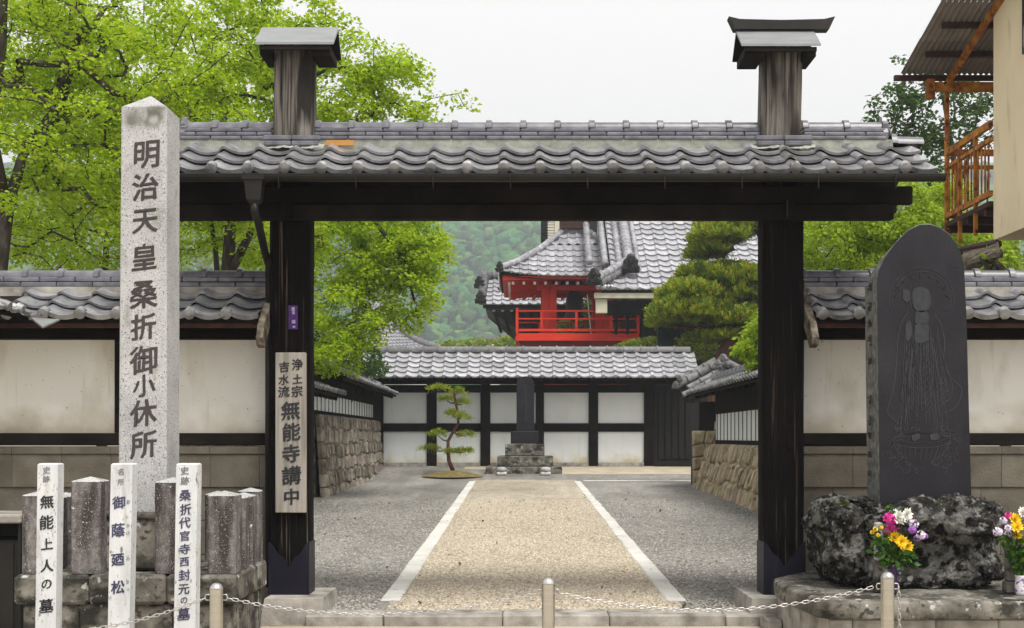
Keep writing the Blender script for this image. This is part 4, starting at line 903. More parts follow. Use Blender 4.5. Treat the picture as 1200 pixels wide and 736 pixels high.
def curve(pts, n=10):
    out = []; P_ = [pts[0]] + list(pts) + [pts[-1]]
    for i in range(1, len(P_) - 2):
        p0, p1, p2, p3 = P_[i - 1:i + 3]
        for k in range(n):
            t = k / n; out.append(tuple(.5 * (2 * p1[c] + (p2[c] - p0[c]) * t + (2 * p0[c] - 5 * p1[c] + 4 * p2[c] - p3[c]) * t * t + (3 * p1[c] - p0[c] - 3 * p2[c] + p3[c]) * t ** 3) for c in (0, 1)))
    return out + [tuple(pts[-1])]
rs = random.Random(4)
def face_poly(pts): return [(X(a, 8.9), Z(b, 8.9)) for a, b in curve(pts + [pts[0]], 5)[:-1]]
fl = MB()
fl.prism(face_poly([(1069, 344), (1071, 339), (1078, 336.5), (1086, 338.5), (1090, 345), (1090.5, 354), (1088, 362), (1080, 366), (1072, 362), (1069, 354)]), 8.895, 8.901)
fl.prism(face_poly([(1073, 365), (1086, 365), (1087, 378), (1073, 379)]), 8.895, 8.901); fl.prism(face_poly([(1072, 381), (1087, 380), (1087, 398), (1079, 402), (1072, 400)]), 8.895, 8.901)
fl.prism(face_poly([(1058, 340), (1062, 339), (1066, 343), (1066, 351), (1062, 354), (1058, 350)]), 8.895, 8.901)
fl.prism(face_poly([(1061, 380), (1066, 376), (1069, 388), (1064, 400), (1061, 392)]), 8.895, 8.901)
fl.prism(face_poly([(1068, 511), (1076, 508), (1078, 513), (1070, 517)]), 8.895, 8.901); fl.prism(face_poly([(1089, 510), (1098, 507), (1101, 514), (1092, 516)]), 8.895, 8.901)
stuff(fl.build('honed_figure_area', M['engrave_fill'], slb))
L = Lines()
for rr_ in (38, 34): L.line([(1080 + rr_ * 1.0 * math.cos(a), 352 - rr_ * math.sin(a)) for a in [(-.35 + i / 40 * (math.pi + .7)) for i in range(41)]], .003)
for k in range(9):   # small lotus seats round the halo
    a = math.pi * (k + .3) / 8.6; cx_, cy_ = 1080 + 31 * math.cos(a), 349 - 27 * math.sin(a)
    for q in range(3): L.line([(cx_ + 2.6 * math.cos(t + q), cy_ + 2.3 * math.sin(t + q)) for t in [i * .7 for i in range(5)]], .0045)
for ex in (1067, 1092): L.line(curve([(ex + (2 if ex < 1080 else -2), 347), (ex, 352), (ex + (1 if ex < 1080 else -1), 360)], 5), .004)
for sx in (-1, 1):
    L.line(curve([(1080 + sx * 2, 350), (1080 + sx * 5, 349), (1080 + sx * 8, 350.5)], 4), .003)
    L.line(curve([(1080 + sx * 2, 347.5), (1080 + sx * 6, 345.5), (1080 + sx * 9, 347.5)], 4), .0025)
L.line(curve([(1080, 347), (1079, 355), (1081.5, 356)], 4), .0025); L.line(curve([(1077, 359), (1080, 360), (1083, 359)], 4), .003)
# robe folds
for k in range(26):
    t = k / 25; sx = 1062 + 36 * t; bx = 1052 + 58 * t + rs.uniform(-2, 2); y0 = 372 + abs(t - .5) * 30 + rs.uniform(0, 24); y1 = 504 - rs.uniform(0, 40) * (0.2 < t < .8) + rs.uniform(-6, 3)
    L.line(curve([(sx + rs.uniform(-1, 1), y0), (sx + (bx - sx) * .25 + rs.uniform(-2, 2), y0 + 35), (sx + (bx - sx) * .6 + rs.uniform(-3, 3), (y0 + y1) / 2 + 12), (bx, y1)], 8), .0035)
for k in range(12):
    y = 392 + k * 7.5; L.line(curve([(1068 - k * .2, y), (1074, y + 7 + k * .5), (1081, y + 9 + k * .5), (1088, y + 6), (1093, y - 2)], 5), .003)
L.line(curve([(1064, 366), (1056, 380), (1052, 400), (1050, 430), (1046, 460), (1040, 482), (1047, 492), (1056, 498)], 8), .0045)
L.line(curve([(1094, 368), (1103, 382), (1107, 402), (1106, 420), (1112, 440), (1120, 448), (1127, 456), (1124, 470), (1116, 480), (1104, 484)], 8), .005)
L.line(curve([(1098, 380), (1100, 400), (1108, 428), (1116, 452), (1113, 466), (1104, 474)], 8), .004)
L.line([(1063, 354), (1062, 420), (1060, 505)], .004)
for k in range(7): L.line(curve([(1100 + k * 1.5, 425 + k * 5), (1106 + k, 432 + k * 6), (1102, 444 + k * 5), (1108, 452 + k * 4)], 5), .0035)
L.line([(1080 + 34 * math.cos(a), 516 + 9 * math.sin(a)) for a in [i / 30 * 6.283 for i in range(31)]], .0045); L.line([(1080 + 28 * math.cos(a), 513 + 6 * math.sin(a)) for a in [i / 30 * 6.283 for i in range(31)]], .003)
for k in range(15): a = math.pi * (k + .5) / 15; L.line(curve([(1080 + 33 * math.cos(a), 518 + 7 * math.sin(a)), (1080 + 30 * math.cos(a + .06), 526 + 10 * math.sin(a)), (1080 + 25 * math.cos(a), 532 + 8 * math.sin(a))], 4), .0035)
for k in range(70):  # cloud scrolls round the foot
    a = rs.uniform(0, math.pi * 2); rr_ = rs.uniform(.62, 1.0); cx_, cy_ = 1082 + 46 * rr_ * math.cos(a), 524 + 33 * rr_ * math.sin(a)
    if cy_ < 500 and 1054 < cx_ < 1106: continue
    r0 = rs.uniform(2.2, 4.6); f0 = rs.uniform(0, 6.28); sg = rs.choice((-1, 1))
    L.line([(min(1133, cx_ + r0 * (1 - i / 16) * 1.25 * math.cos(f0 + sg * i * .42)), cy_ + r0 * (1 - i / 16) * math.sin(f0 + sg * i * .42)) for i in range(14)], .0038)
stuff(L.build('engraved_lines', M['engrave'], slb, False, False))
# worn carved marks down the left edge of the slab
E = MB()
for yc in (336, 360, 380, 400, 424, 470, 492, 512, 534, 552):
    dq = 9.04; xq = X(1027, 8.9) - .012
    for k in range(5):
        a, b = rs.uniform(-.028, .028), rs.uniform(-.03, .03); z = Z(yc, dq) + b; yq = dq + a
        if k % 2: E.box(xq - .004, xq + .01, yq - .003, yq + .003, z - .02, z + .02)
        else: E.box(xq - .004, xq + .01, yq - .024, yq + .024, z - .003, z + .003)
stuff(E.build('worn_edge_carving', M['carved'], slb))

bo = thing('boulder', (X(1070, 8.9), 9.0, .45), 'big craggy dark boulder crusted with pale lichen carrying the engraved slab', 'rock')
cx_, dx_ = X(1071, 8.75), (1188 - 960) / 2 / FX * 8.6
def rockfn(u, v):
    a = u * 2 * math.pi; b = (v - .5) * math.pi; ca, sa, cb_, sb_ = math.cos(a), math.sin(a), math.cos(b), math.sin(b)
    e = lambda c, k: math.copysign(abs(c) ** k, c)
    x = e(ca, .45) * e(cb_, .35); y = e(sa, .5) * e(cb_, .4); z = e(sb_, .45)
    p = Vector((cx_ + x * dx_, 9.05 + y * .47, .365 + .352 + z * .352))
    q = Vector((p.x * 2.2, p.y * 2.2, p.z * 2.2)); nn = noise.fractal(q, 1.0, 2.1, 5) * .07 + noise.fractal(q * 3.1, 1.0, 2.2, 4) * .035 - abs(noise.noise(q * 1.7)) * .06 + abs(noise.noise(q * 6)) * .02
    w = Vector((x, y, z)).normalized()
    if p.y < 9.0:   # hollow in the front face
        g = math.exp(-(((p.x - X(1085, 8.6)) / .33) ** 2 + ((p.z - .62) / .2) ** 2)); p.y += .26 * g
        g2 = math.exp(-(((p.x - X(1015, 8.6)) / .05) ** 2)); p.y += .10 * g2
    if z > .3: p.z += -.03 - .02 * noise.noise(q * 1.3)
    p.x += (.07 * (1 - (p.z - .4) / .67)) if p.x < cx_ - .4 else 0
    return p + w * (nn + .03 * noise.fractal(q * 7, 1, 2.2, 3) - .035 * max(0, .35 - noise.voronoi(q * 3.2)[0][0]))
mb = MB(); mb.grid(rockfn, 300, 170, closed_u=True); o = mb.build('rock_body', M['rock'], bo, True)
led = thing('stone_ledge', (X(1090, 8.3), 8.6, 0), 'low stained stone platform with a thick rounded slab under the boulder', 'platform')
# slab stones of the platform top
pts = [(X(908, 9.42), 9.42), (X(907, 9.3), 9.2), (X(930, 8.7), 8.72), (X(958, 8.2), 8.2), (X(975, 8.1), 8.1), (X(1172, 8.1), 8.1), (X(1172, 8.1), 9.95), (X(945, 9.95), 9.95)]
def topslab(poly, z0, z1, name='platform_slab', m='mossgranite', round_=.02):
    n = len(poly); cx0 = sum(a for a, b in poly) / n; cy0 = sum(b for a, b in poly) / n; vs = []
    # subdivide the outline so that the edge can wobble
    pp = []
    for i in range(n):
        a, b = poly[i], poly[(i + 1) % n]; L_ = math.hypot(b[0] - a[0], b[1] - a[1]); k = max(1, int(L_ / .06))
        pp += [(a[0] + (b[0] - a[0]) * t / k, a[1] + (b[1] - a[1]) * t / k) for t in range(k)]
    n = len(pp)
    for z, s in ((z0, .0), (z0 + .01, .012), (z1 - round_, .012), (z1 - round_ * .3, -.0), (z1, -.02)):
        for a, b in pp:
            dx, dy = a - cx0, b - cy0; l_ = math.hypot(dx, dy); w = .010 * noise.fractal(Vector((a * 6, b * 6, z * 9)), 1, 2, 3)
            vs.append((a + dx / l_ * (s + w), b + dy / l_ * (s + w), z + .004 * noise.noise(Vector((a * 9, b * 9, z)))))
    mb = MB(); mb.add(vs, [(k * n + i, k * n + (i + 1) % n, (k + 1) * n + (i + 1) % n, (k + 1) * n + i) for k in range(4) for i in range(n)] + [tuple(range(n))[::-1], tuple(range(4 * n, 5 * n))])
    return mb.build(name, M[m], led, False)
def sharp_last(o): sharp(o.data, 50)
sharp_last(topslab(pts, .262, .387)); sharp_last(topslab([(X(1173, 8.1), 8.1), (5.2, 8.1), (5.2, 9.95), (X(1173, 8.1), 9.95)], (.262), .384))
for a, b in ((X(973, 8.13), X(1000, 8.13)), (X(1000, 8.13), X(1098, 8.13)), (X(1098, 8.13), X(1172, 8.13)), (X(1172, 8.13), X(1275, 8.13))):
    MB().box(a + .002, b - .002, 8.14, 8.5, -.02, .26, .012).build('platform_block', M['sill'], led)
bl = [(X(912, 9.3), 9.3), (X(938, 8.7), 8.72), (X(975, 8.14), 8.16)]
for (a, b), (c, e_) in zip(bl[:-1], bl[1:]):
    mb = MB(); mb.prism([(a, b), (c - .001, e_ + .003), (c + .25, e_ + .08), (a + .25, b)], -.02, .26, ax='z'); mb.build('platform_block', M['sill'], led)
MB().box(X(895, 9.3), X(912, 9.3), 9.15, 9.45, 0, .1, .01).build('small_step_stone', M['sill'], led)
# flower holders and bouquets
PET = {}
def flower(kind, c, r_, m, parent, dirn=(0, -1, .35), rs=random):
    dn = unit(dirn); u = dn.orthogonal().normalized(); v = dn.cross(u); c = Vector(c); mb = MB()
    if kind == 'mum':
        for ring_, (nn, tilt, ln) in enumerate(((13, .25, 1), (11, .65, .85), (9, 1.0, .62), (6, 1.3, .4))):
            for k in range(nn):
                a = 6.283 * (k + rs.random() * .5) / nn + ring_; o_ = u * math.cos(a) + v * math.sin(a); t = (o_ * math.cos(tilt) + dn * math.sin(tilt)).normalized(); s = t.cross(dn); s = s.normalized() if s.length > 1e-3 else u
                l_ = r_ * ln * rs.uniform(.85, 1.1); w = r_ * .22; up_ = dn * r_ * .1
                mb.add([c, c + t * l_ * .6 + s * w, c + t * l_ + up_, c + t * l_ * .6 - s * w], [(0, 1, 2, 3)])
    else:
        for k in range(44):
            z = rs.uniform(-.5, 1); a = rs.uniform(0, 6.283); q = math.sqrt(max(0, 1 - z * z)); t = (u * math.cos(a) * q + v * math.sin(a) * q + dn * z).normalized(); s = t.orthogonal().normalized(); s2 = t.cross(s)
            o_ = c + t * r_ * .72; w = r_ * .34; mb.add([o_ - s * w, o_ + s2 * w + t * r_ * .2, o_ + s * w, o_ - s2 * w + t * r_ * .25], [(0, 1, 2, 3)])
    return mb.build('flower_head', m, parent, False, False)
def fm(n, c1, c2): return mat(n, [c1, c2], scale=(40,) * 3, rnd=.15, island=True, rough=.6, bump=0, spec=.2)
FY, FW, FPk, FPl, FV = fm('yellow_petal', (.82, .52, .012), (.92, .66, .03)), fm('white_petal', (.75, .75, .68), (.82, .82, .78)), fm('magenta_petal', (.55, .03, .25), (.75, .06, .38)), fm('pale_lilac_petal', (.6, .5, .65), (.75, .68, .78)), fm('violet_petal', (.28, .08, .42), (.45, .18, .6))
FL = leaf_mat('bouquet_leaf', [(.02, .06, .008), (.05, .13, .015), (.1, .22, .02)], .3)
def bouquet(label, vx, vd, vz0, vz1, vr, vm, fls, lvs, seed):
    rs_ = random.Random(seed); t_ = thing('flower_vase', (vx, vd, vz0), label, 'flowers')
    MB().lathe((vx, vd, vz0), [(vr * .8, 0), (vr * .95, .02), (vr, (vz1 - vz0) * .5), (vr * .9, (vz1 - vz0) * .9), (vr * 1.05, vz1 - vz0), (vr * .85, vz1 - vz0), (vr * .8, vz1 - vz0 - .03)], 16).build('vase', vm, t_, True)
    ms = MB()
    for kind, px, py, r_, m in fls:
        dq = vd - .04 + rs_.uniform(-.05, .05); c = P(px, py, dq); flower(kind, c, r_ / FX * dq, m, t_, (rs_.uniform(-.5, .5), -1, rs_.uniform(.1, .7)), rs_)
        top = c + Vector((0, .02, 0)); b = Vector((vx + rs_.uniform(-.01, .01), vd, vz1)); md = (top + b) / 2 + Vector((0, 0, .03)); ms.tube([b, md, top], .003, 4)
    stuff(ms.build('stems', M['leafE'], t_, False, False))
    r2 = np.random.default_rng(seed); leaves('leaves', blob_pts([(X(a, vd), vd, Z(b, vd), rx / FX * vd, .07, ry / FX * vd) for a, b, rx, ry in lvs], 240, r2), .05, FL, t_, r2, up=.3)
    for kind in range(1): pass
    return t_
vx = X(1046, 8.42)
bouquet('purple vase of yellow, magenta, white and violet cut flowers left of the boulder hollow', vx, 8.42, .388, Z(662, 8.42), .032, mat('dark_purple_glaze', [(.03, .012, .06), (.06, .03, .1)], rnd=0, rough=.2),
        [('mum', 1052, 607, 11, FW), ('mum', 1062, 603, 9, FW), ('ball', 1042, 608, 8, FPk), ('ball', 1047, 616, 8, FPk), ('ball', 1039, 622, 4.5, FPk), ('mum', 1048, 630, 9, FY), ('mum', 1056, 635, 9, FY), ('mum', 1063, 641, 8.5, FY),
         ('ball', 1071, 614, 6, FPl), ('ball', 1069, 621, 5, FV), ('ball', 1079, 627, 6, FPl), ('ball', 1075, 631, 4.5, FV), ('ball', 1084, 628, 4, FV), ('ball', 1026, 620, 3.2, FY), ('ball', 1022, 624, 2.6, FY), ('ball', 1029, 627, 2.6, FY), ('ball', 1033, 618, 2.4, FY)],
        [(1045, 650, 19, 20), (1032, 640, 12, 22), (1046, 598, 7, 8), (1062, 650, 14, 14)], 5)
bouquet('white patterned vase of lilac tulips and yellow flowers at the right end of the boulder', X(1197, 8.42), 8.42, .386, Z(674, 8.42), .045, mat('white_floral_porcelain', [(.7, .7, .7), (.78, .78, .8)], rnd=0, rough=.15, scale=(5,) * 3, layers=[((38,) * 3, .62, .66, (.3, .1, .45), 1), ((33,) * 3, .66, .7, (.1, .4, .3), 1)]),
        [('ball', 1176, 610, 5, FPl), ('ball', 1182, 605, 5, FPk), ('ball', 1169, 623, 6, FPl), ('ball', 1182, 619, 5, FPl), ('ball', 1181, 626, 5, FPl), ('mum', 1189, 609, 9, FY), ('mum', 1192, 618, 8, FY), ('mum', 1192, 628, 6.5, FY), ('mum', 1198, 601, 8, FW), ('mum', 1206, 606, 8, FW), ('ball', 1208, 618, 7, FPk)],
        [(1191, 645, 15, 22), (1200, 660, 16, 20), (1180, 632, 8, 10)], 9)
for px, py0, lb in ((1029, 612, 'pale square stone flower stand behind the left bouquet'), (1184, 636, 'mossy square stone stand behind the right bouquet')):
    q = thing('stone_stand', (X(px, 8.55), 8.6, .386), lb, 'stone stand')
    w = 5 if px < 1100 else 7
    MB().box(X(px - w, 8.55), X(px + w, 8.55), 8.5, 8.58 if px < 1100 else 8.6, .388, Z(py0 + 45, 8.55), .008).build('lower_block', M['mossgranite'], q)
    MB().box(X(px - w, 8.55) + .004, X(px + w, 8.55) - .004, 8.504, 8.576, Z(py0 + 44.6, 8.55), Z(py0, 8.55), .01).build('upper_block', M['granite'] if px < 1100 else M['mossgranite'], q)

# ================================================================ bollards and chains
BX = [X(253.5, 7.0), X(642.5, 7.0), X(1040, 7.0)]; BT = [.645, .675, .71]
lbs = ['steel bollard in front of the stone enclosure near the marker posts', 'steel bollard in the middle of the gate opening', 'steel bollard in front of the boulder with the purple vase']
for x, zt, lb in zip(BX, BT, lbs):
    b = thing('bollard', (x, 7, 0), lb, 'bollard', 'steel chain bollards along the street'); r_ = .038
    MB().lathe((x, 7, 0), [(.06, -.01), (.06, .012), (r_, .013), (r_, zt - .038)], 24).build('pipe', M['steel'], b, True); sharp(b.children[0].data, 40)
    MB().lathe((x, 7, zt - .0375), [(r_ + .001, 0)] + [((r_ + .001) * math.cos(a), .038 * math.sin(a)) for a in [i * math.pi / 16 for i in range(1, 8)]] + [(.001, .038)], 24).build('dome_cap', M['chain'], b, True)
    for s in (-1, 1):
        c = Vector((x + s * (r_ + .012), 7, zt - .085)); mb = MB(); mb.tube([c + Vector((s * -.016, 0, .016)), c + Vector((s * .01, 0, .016)), c + Vector((s * .016, 0, 0)), c + Vector((s * .01, 0, -.016)), c + Vector((s * -.016, 0, -.016))], .004, 6)
        mb.build('chain_eye', M['chain'], b, True)
def linkmesh():
    L_, w, r_ = .020, .0080, .0027; pts = []
    for k in range(14): a = 6.283 * k / 14; pts.append(Vector((math.copysign(L_ - w, math.cos(a)) * (abs(math.cos(a)) > .1) + w * math.cos(a), w * math.sin(a), 0)))
    mb = MB(); n = len(pts); vs = []
    for i in range(n):
        t = (pts[(i + 1) % n] - pts[i - 1]).normalized(); b = Vector((0, 0, 1)); s = t.cross(b)
        for q in range(5): a = 6.283 * q / 5; vs.append(pts[i] + s * r_ * math.cos(a) + b * r_ * math.sin(a))
    mb.add(vs, [(i * 5 + q, i * 5 + (q + 1) % 5, ((i + 1) % n) * 5 + (q + 1) % 5, ((i + 1) % n) * 5 + q) for i in range(n) for q in range(5)])
    return mb.mesh('link', M['chain'], True, True, False)[0]
LK = linkmesh()
def chain(a, b, sag, label, vertical=False):
    a, b = Vector(a), Vector(b); c = thing('chain', a, label, 'chain', 'steel chains between the bollards')
    N = 400; pts = [a + (b - a) * (i / N) - Vector((0, 0, 4 * sag * (i / N) * (1 - i / N))) for i in range(N + 1)]
    s = [0]
    for i in range(N): s.append(s[-1] + (pts[i + 1] - pts[i]).length)
    pitch = .0320; n = int(s[-1] / pitch); j = 0
    for k in range(n):
        t = (k + .5) * pitch
        while s[j + 1] < t: j += 1
        p = pts[j]; d_ = (pts[j + 1] - pts[j]).normalized(); side = d_.orthogonal().normalized() if abs(d_.z) > .9 else d_.cross(Vector((0, 0, 1))).normalized(); up_ = side.cross(d_) * -1
        ang = (R(80) if k % 2 else R(-10)) ; u_ = side * math.cos(ang) + up_ * math.sin(ang); w_ = d_.cross(u_)
        inst(LK, 'link', c, frame(p, d_, u_, w_))
e = .066
chain((BX[0] - e, 7, BT[0] - .09), (BX[0] - 2.0, 7, BT[0] - .09), .20, 'steel chain hanging across the three white marker posts')
chain((BX[0] + e, 7, BT[0] - .09), (BX[1] - e, 7, BT[1] - .09), .11, 'steel chain in front of the left half of the gate opening')
chain((BX[1] + e, 7, BT[1] - .09), (BX[2] - e, 7, BT[2] - .085), .12, 'steel chain in front of the right gate post')
chain((BX[2] + e, 7, BT[2] - .09), (BX[2] + e + .01, 7, .02), 0, 'loose steel chain hanging straight down beside the bollard under the purple vase')
# ================================================================ courtyard side walls (rubble base, plaster strip, tiled coping)
def side_court(name, label, sx, y0, y1, zt, zp, ze, zr, reach, rows, stone, sw, sh, mull, seed, stones_from=None, batter=.12, tl='tile_old'):
    """sx: x of the wall face; reach: how far the eave stands out toward the court (signed)"""
    w = thing(name, (sx, (y0 + y1) / 2, gz(y0)), label, 'wall'); sg = 1 if reach > 0 else -1; ys = stones_from or y0
    MB().box(min(sx - sg * .05, sx - sg * .6), max(sx - sg * .05, sx - sg * .6), y0, y1, -.1, zt - .01).build('wall_core', M['mossgranite'], w)
    U = Vector((0, 1, 0)); L = y1 - ys; H = zt - gz(ys) + .1
    rubble(w, (sx, ys, gz(ys) - .1), U, (0, 0, 1), (sg, 0, 0), L, H, sw, sh, stone, seed, profile=lambda h: batter * (1 - h / H))
    a, b = sorted((sx - sg * .30, sx - sg * .12)); fx = sx - sg * .12
    MB().box(a, b, y0, y1, zt + .06, zp).build('plaster_panel', M['white'], w)
    fa, fb = sorted((fx - sg * .02, fx + sg * .02))
    MB().box(fa, fb, y0, y1, zt - .005, zt + .085).build('sill_beam', M['darkwood'], w); MB().box(fa, fb, y0, y1, zp - .06, zr - .12).build('top_beam', M['darkwood'], w)
    y = y0 + .1
    while y < y1: MB().box(min(fx - sg * .01, fx + sg * .01), max(fx - sg * .01, fx + sg * .01), y, y + .045, zt + .086, zp - .061).build('mullion', M['darkwood'], w); y += mull
    ex = fx + reach; rx = fx - sg * .05
    r = MB()
    for X0, X1, s2 in ((ex, rx, 1), (rx - (ex - rx), rx, -1)):
        n = Vector((-(zr - ze), 0, (X1 - X0))).normalized(); n = n if n.z > 0 else -n
        vs = [Vector((x, y, z)) + n * k for y in (y0, y1 + .15) for x, z, k in ((X0, ze, 0), (X1, zr, 0), (X1, zr, -.05), (X0, ze, -.05))]
        r.add(vs, [(0, 1, 5, 4), (1, 2, 6, 5), (2, 3, 7, 6), (3, 0, 4, 7), (0, 3, 2, 1), (4, 5, 6, 7)])
    r = r.build('roof', M['darkwood'], w)
    y = y0 + .2
    while y < y1: MB().beam((ex - sg * .03, y, ze - .08), (fx, y, ze - .08 + (zr - ze) * abs((fx - ex) / (rx - ex)) * .9), .07, .08).build('rafter', M['darkwood'], r); y += .6
    V = Vector((rx - ex, 0, zr - ze)); run = V.length; V.normalize(); n = int((y1 + .15 - y0) / .3)
    if sg > 0: tile_field(r, (ex + .04 * sg, y0, ze + .01), (0, 1, 0), V, n, rows, .3, run / rows * .97, M[tl])
    else: tile_field(r, (ex + .04 * sg, y0 + n * .3, ze + .01), (0, -1, 0), V, n, rows, .3, run / rows * .97, M[tl])
    ridge(r, (rx, y0, zr + .02), (rx, y1 + .15, zr + .02), .26, 2, .055, .085, M['ridge_tile'], piece=.5)
    oni(r, (rx, y1 + .16, zr + .14), (0, 1, 0), .24, M['tile_old']); oni(r, (rx, y0 - .01, zr + .14), (0, -1, 0), .24, M['tile_old'])
    return w
side_court('court_wall', 'nearer left courtyard wall, low rubble base with white panel and dark tiled coping', -4.45, 16, 24.6, 1.42, 2.16, 2.34, 2.74, .95, 3, M['wallstone'], .26, .30, 1.0, 21, stones_from=20)
side_court('court_wall', 'farther left courtyard wall, high rubble base with a strip of white panels under dark tiles', -4.18, 24.8, 35.2, 1.98, 2.50, 2.72, 3.14, .68, 3, M['wallstone'], .23, .27, .52, 22)
side_court('court_wall', 'right courtyard wall, warm tan rubble base with white slatted panels under dark tiles', 4.60, 14, 28.6, 1.34, 2.10, 2.50, 2.80, -.62, 3, M['tanstone'], .20, .32, .46, 23, stones_from=21, batter=.38, tl='tile_old')
# tall upright stones at the right wall's end
us = thing('upright_stone_group', (4.45, 29.3, .3), 'row of tall upright split stones closing the end of the right courtyard wall', 'stones')
for k, (px, top, w) in enumerate(((823, 492, 5), (829.5, 489, 4.5), (834, 494, 4))):
    mb = MB(); dq = 29.6 - k * .35; x = X(px, dq); ww = w / FX * dq
    mb.grid(lambda u, v: (x + ww * math.cos(u * 6.283) * (1.1 - .3 * v) + .05 * noise.noise(Vector((u * 3, v * 4, k))) - .22 * (1 - v) + .1, dq + .16 * math.sin(u * 6.283), .2 + v * (Z(top, dq) - .2)), 10, 10, closed_u=True)
    mb.add([(x + .1, dq, Z(top, dq) + .05)], []); mb.build('upright_stone', M['tanstone'], us, True)
rubble(us, (4.17, 28.75, .15), (1, 0, 0), (0, 0, 1), (0, -1, 0), .75, 1.5, .24, .3, M['tanstone'], 77, profile=lambda h: .1 * (1.3 - h))
# gabled end of the coping with its scrolled tiles, right
ge = thing('coping_hip', (4.3, 30.6, 2.4), 'short hipped end of dark tiles and scrolls at the corner of the right wall', 'roof')
def tube_tile(a, b, r0, par, n=7, m='tile_old'):
    a, b = Vector(a), Vector(b); k = max(1, int((b - a).length / .28))
    for i in range(k):
        p, q = a + (b - a) * i / k, a + (b - a) * (i + 1) / k
        MB().tube([p, p + (q - p) * .12, p + (q - p) * .14, q + (q - p) * .05], [r0 * 1.12, r0 * 1.12, r0, r0 * .94], 9).build('ridge_cap_tile', M[m], par, True)
d0 = 30.5
tube_tile(P(792, 452, d0), P(845, 424, d0), .10, ge); tube_tile(P(797, 445, d0 + .3), P(838, 422, d0 + .3), .08, ge); tube_tile(P(850, 424, d0), P(866, 432, d0 - .3), .10, ge)
tube_tile(P(800, 463, d0 - .3), P(852, 437, d0 - .3), .07, ge); tube_tile(P(806, 455, d0 - .1), P(850, 431, d0 - .1), .08, ge)
for px, py, s in ((792, 452, .17), (797, 444, .14), (848, 424, .3), (842, 428, .22)): oni(ge, P(px, py, d0 - .1), (-.5, -.85, 0), s, M['tile_old'])
mb = MB(); a, b, c, dd_ = P(796, 458, d0), P(850, 430, d0), P(884, 445, d0 - .4), P(806, 468, d0 - .4); t = Vector((0, 0, -.08))
mb.add([a, b, c, dd_, a + t, b + t, c + t, dd_ + t], [(0, 1, 2, 3), (7, 6, 5, 4), (0, 4, 5, 1), (1, 5, 6, 2), (2, 6, 7, 3), (3, 7, 4, 0)]); mb.build('hip_deck', M['darkwood'], ge)
mb = MB(); mb.box(4.35, 4.75, 28.8, 30.2, .2, 2.35); mb.build('end_boarding', M['black'], ge)

# ================================================================ back wall with timber frame
BD = 36.0; bw = thing('timber_framed_wall', (.5, BD + .2, .55), 'long white back wall in black timber frames under a pale tiled roof', 'wall')
bx0, bx1 = X(446, BD), X(818, BD)
posts = [(446, 449), (500, 511.5), (563, 574.5), (628, 637.5), (690, 701), (755, 766.5)]
edges = [(449, 500), (511.5, 563), (574.5, 628), (637.5, 690), (701, 755)]
for a, b in posts: MB().box(X(a, BD), X(b, BD), BD, BD + .26, .56, Z(447, BD), .01).build('post', M['darkwood'], bw)
for a, b in edges:
    xa, xb = X(a, BD) + .002, X(b, BD) - .002
    MB().box(xa, xb, BD + .09, BD + .2, Z(496, BD), Z(460, BD)).build('plaster_panel', M['white'], bw); MB().box(xa, xb, BD + .09, BD + .2, Z(542, BD), Z(506, BD)).build('plaster_panel', M['white'], bw)
    MB().box(xa, xb, BD + .03, BD + .22, Z(506, BD) + .002, Z(496, BD) - .002, .008).build('middle_rail', M['darkwood'], bw)
    MB().box(xa, xb, BD + .03, BD + .22, Z(460, BD) + .002, Z(451, BD), .008).build('upper_rail', M['darkwood'], bw)
    MB().box(xa, xb, BD + .01, BD + .24, .5, Z(542, BD) - .002, .01).build('base_stone', M['sill'], bw)
MB().box(bx0 - 3, bx1 + 1.2, BD - .03, BD + .3, Z(450, BD) , Z(443, BD), .01).build('top_plate', M['darkwood'], bw)
for a, b in posts[1:]: MB().box(X(a, BD) - .02, X(b, BD) + .02, BD - .05, BD - .004, .52, .62, .01).build('post_foot', M['sill'], bw)
MB().box(bx0 - 3, bx0, BD + .02, BD + .25, .5, Z(450, BD)).build('boarding', M['black'], bw)
dr = MB(); dr.box(X(767, BD), X(830, BD), BD + .06, BD + .12, .62, Z(452, BD)); dr.build('door_leaf', M['black'], bw)
for k in range(6): MB().box(X(771 + k * 8, BD), X(771 + k * 8, BD) + .03, BD + .03, BD + .058, .8, Z(458, BD)).build('door_batten', M['darkwood'], bw)
MB().box(X(770, BD), X(812, BD), BD + .03, BD + .058, Z(538, BD), Z(535, BD)).build('door_rail', M['gutter'], bw)
MB().box(X(767, BD), X(830, BD), BD - .02, BD + .2, .5, .62, .01).build('door_sill', M['darkwood'], bw)
MB().box(X(812, BD), X(820, BD), BD, BD + .2, .62, Z(452, BD)).build('post', M['darkwood'], bw)
r = MB(); e, t = Vector((0, 34.95, 3.22)), Vector((0, 36.15, 4.04)); rx0, rx1 = bx0 - 1.3, X(814, 35.2)
slab(r, rx0, rx1, e, t, .06); slab(r, rx0, rx1, Vector((0, 37.35, 3.22)), t + Vector((0, .004, 0)), .06); r = r.build('roof', M['darkwood'], bw)
x = rx0 + .2
while x < rx1: MB().beam((x, 35.0, 3.15), (x, 36.0, 3.83), .07, .09).build('rafter', M['darkwood'], r); x += .37
Vb = (t - e); run = Vb.length; Vb.normalize(); pbk = 14.35 / FX * 34.95; nb = int((rx1 - rx0) / pbk) + 1
tile_field(r, (rx0, 34.9, 3.22), (1, 0, 0), Vb, nb, 5, pbk, run / 5 * .96, M['tile_far'], lod=0)
ridge(r, (rx0, 36.15, 4.06), (rx1, 36.15, 4.06), .3, 1, .07, .105, M['tile_old'], piece=.5)

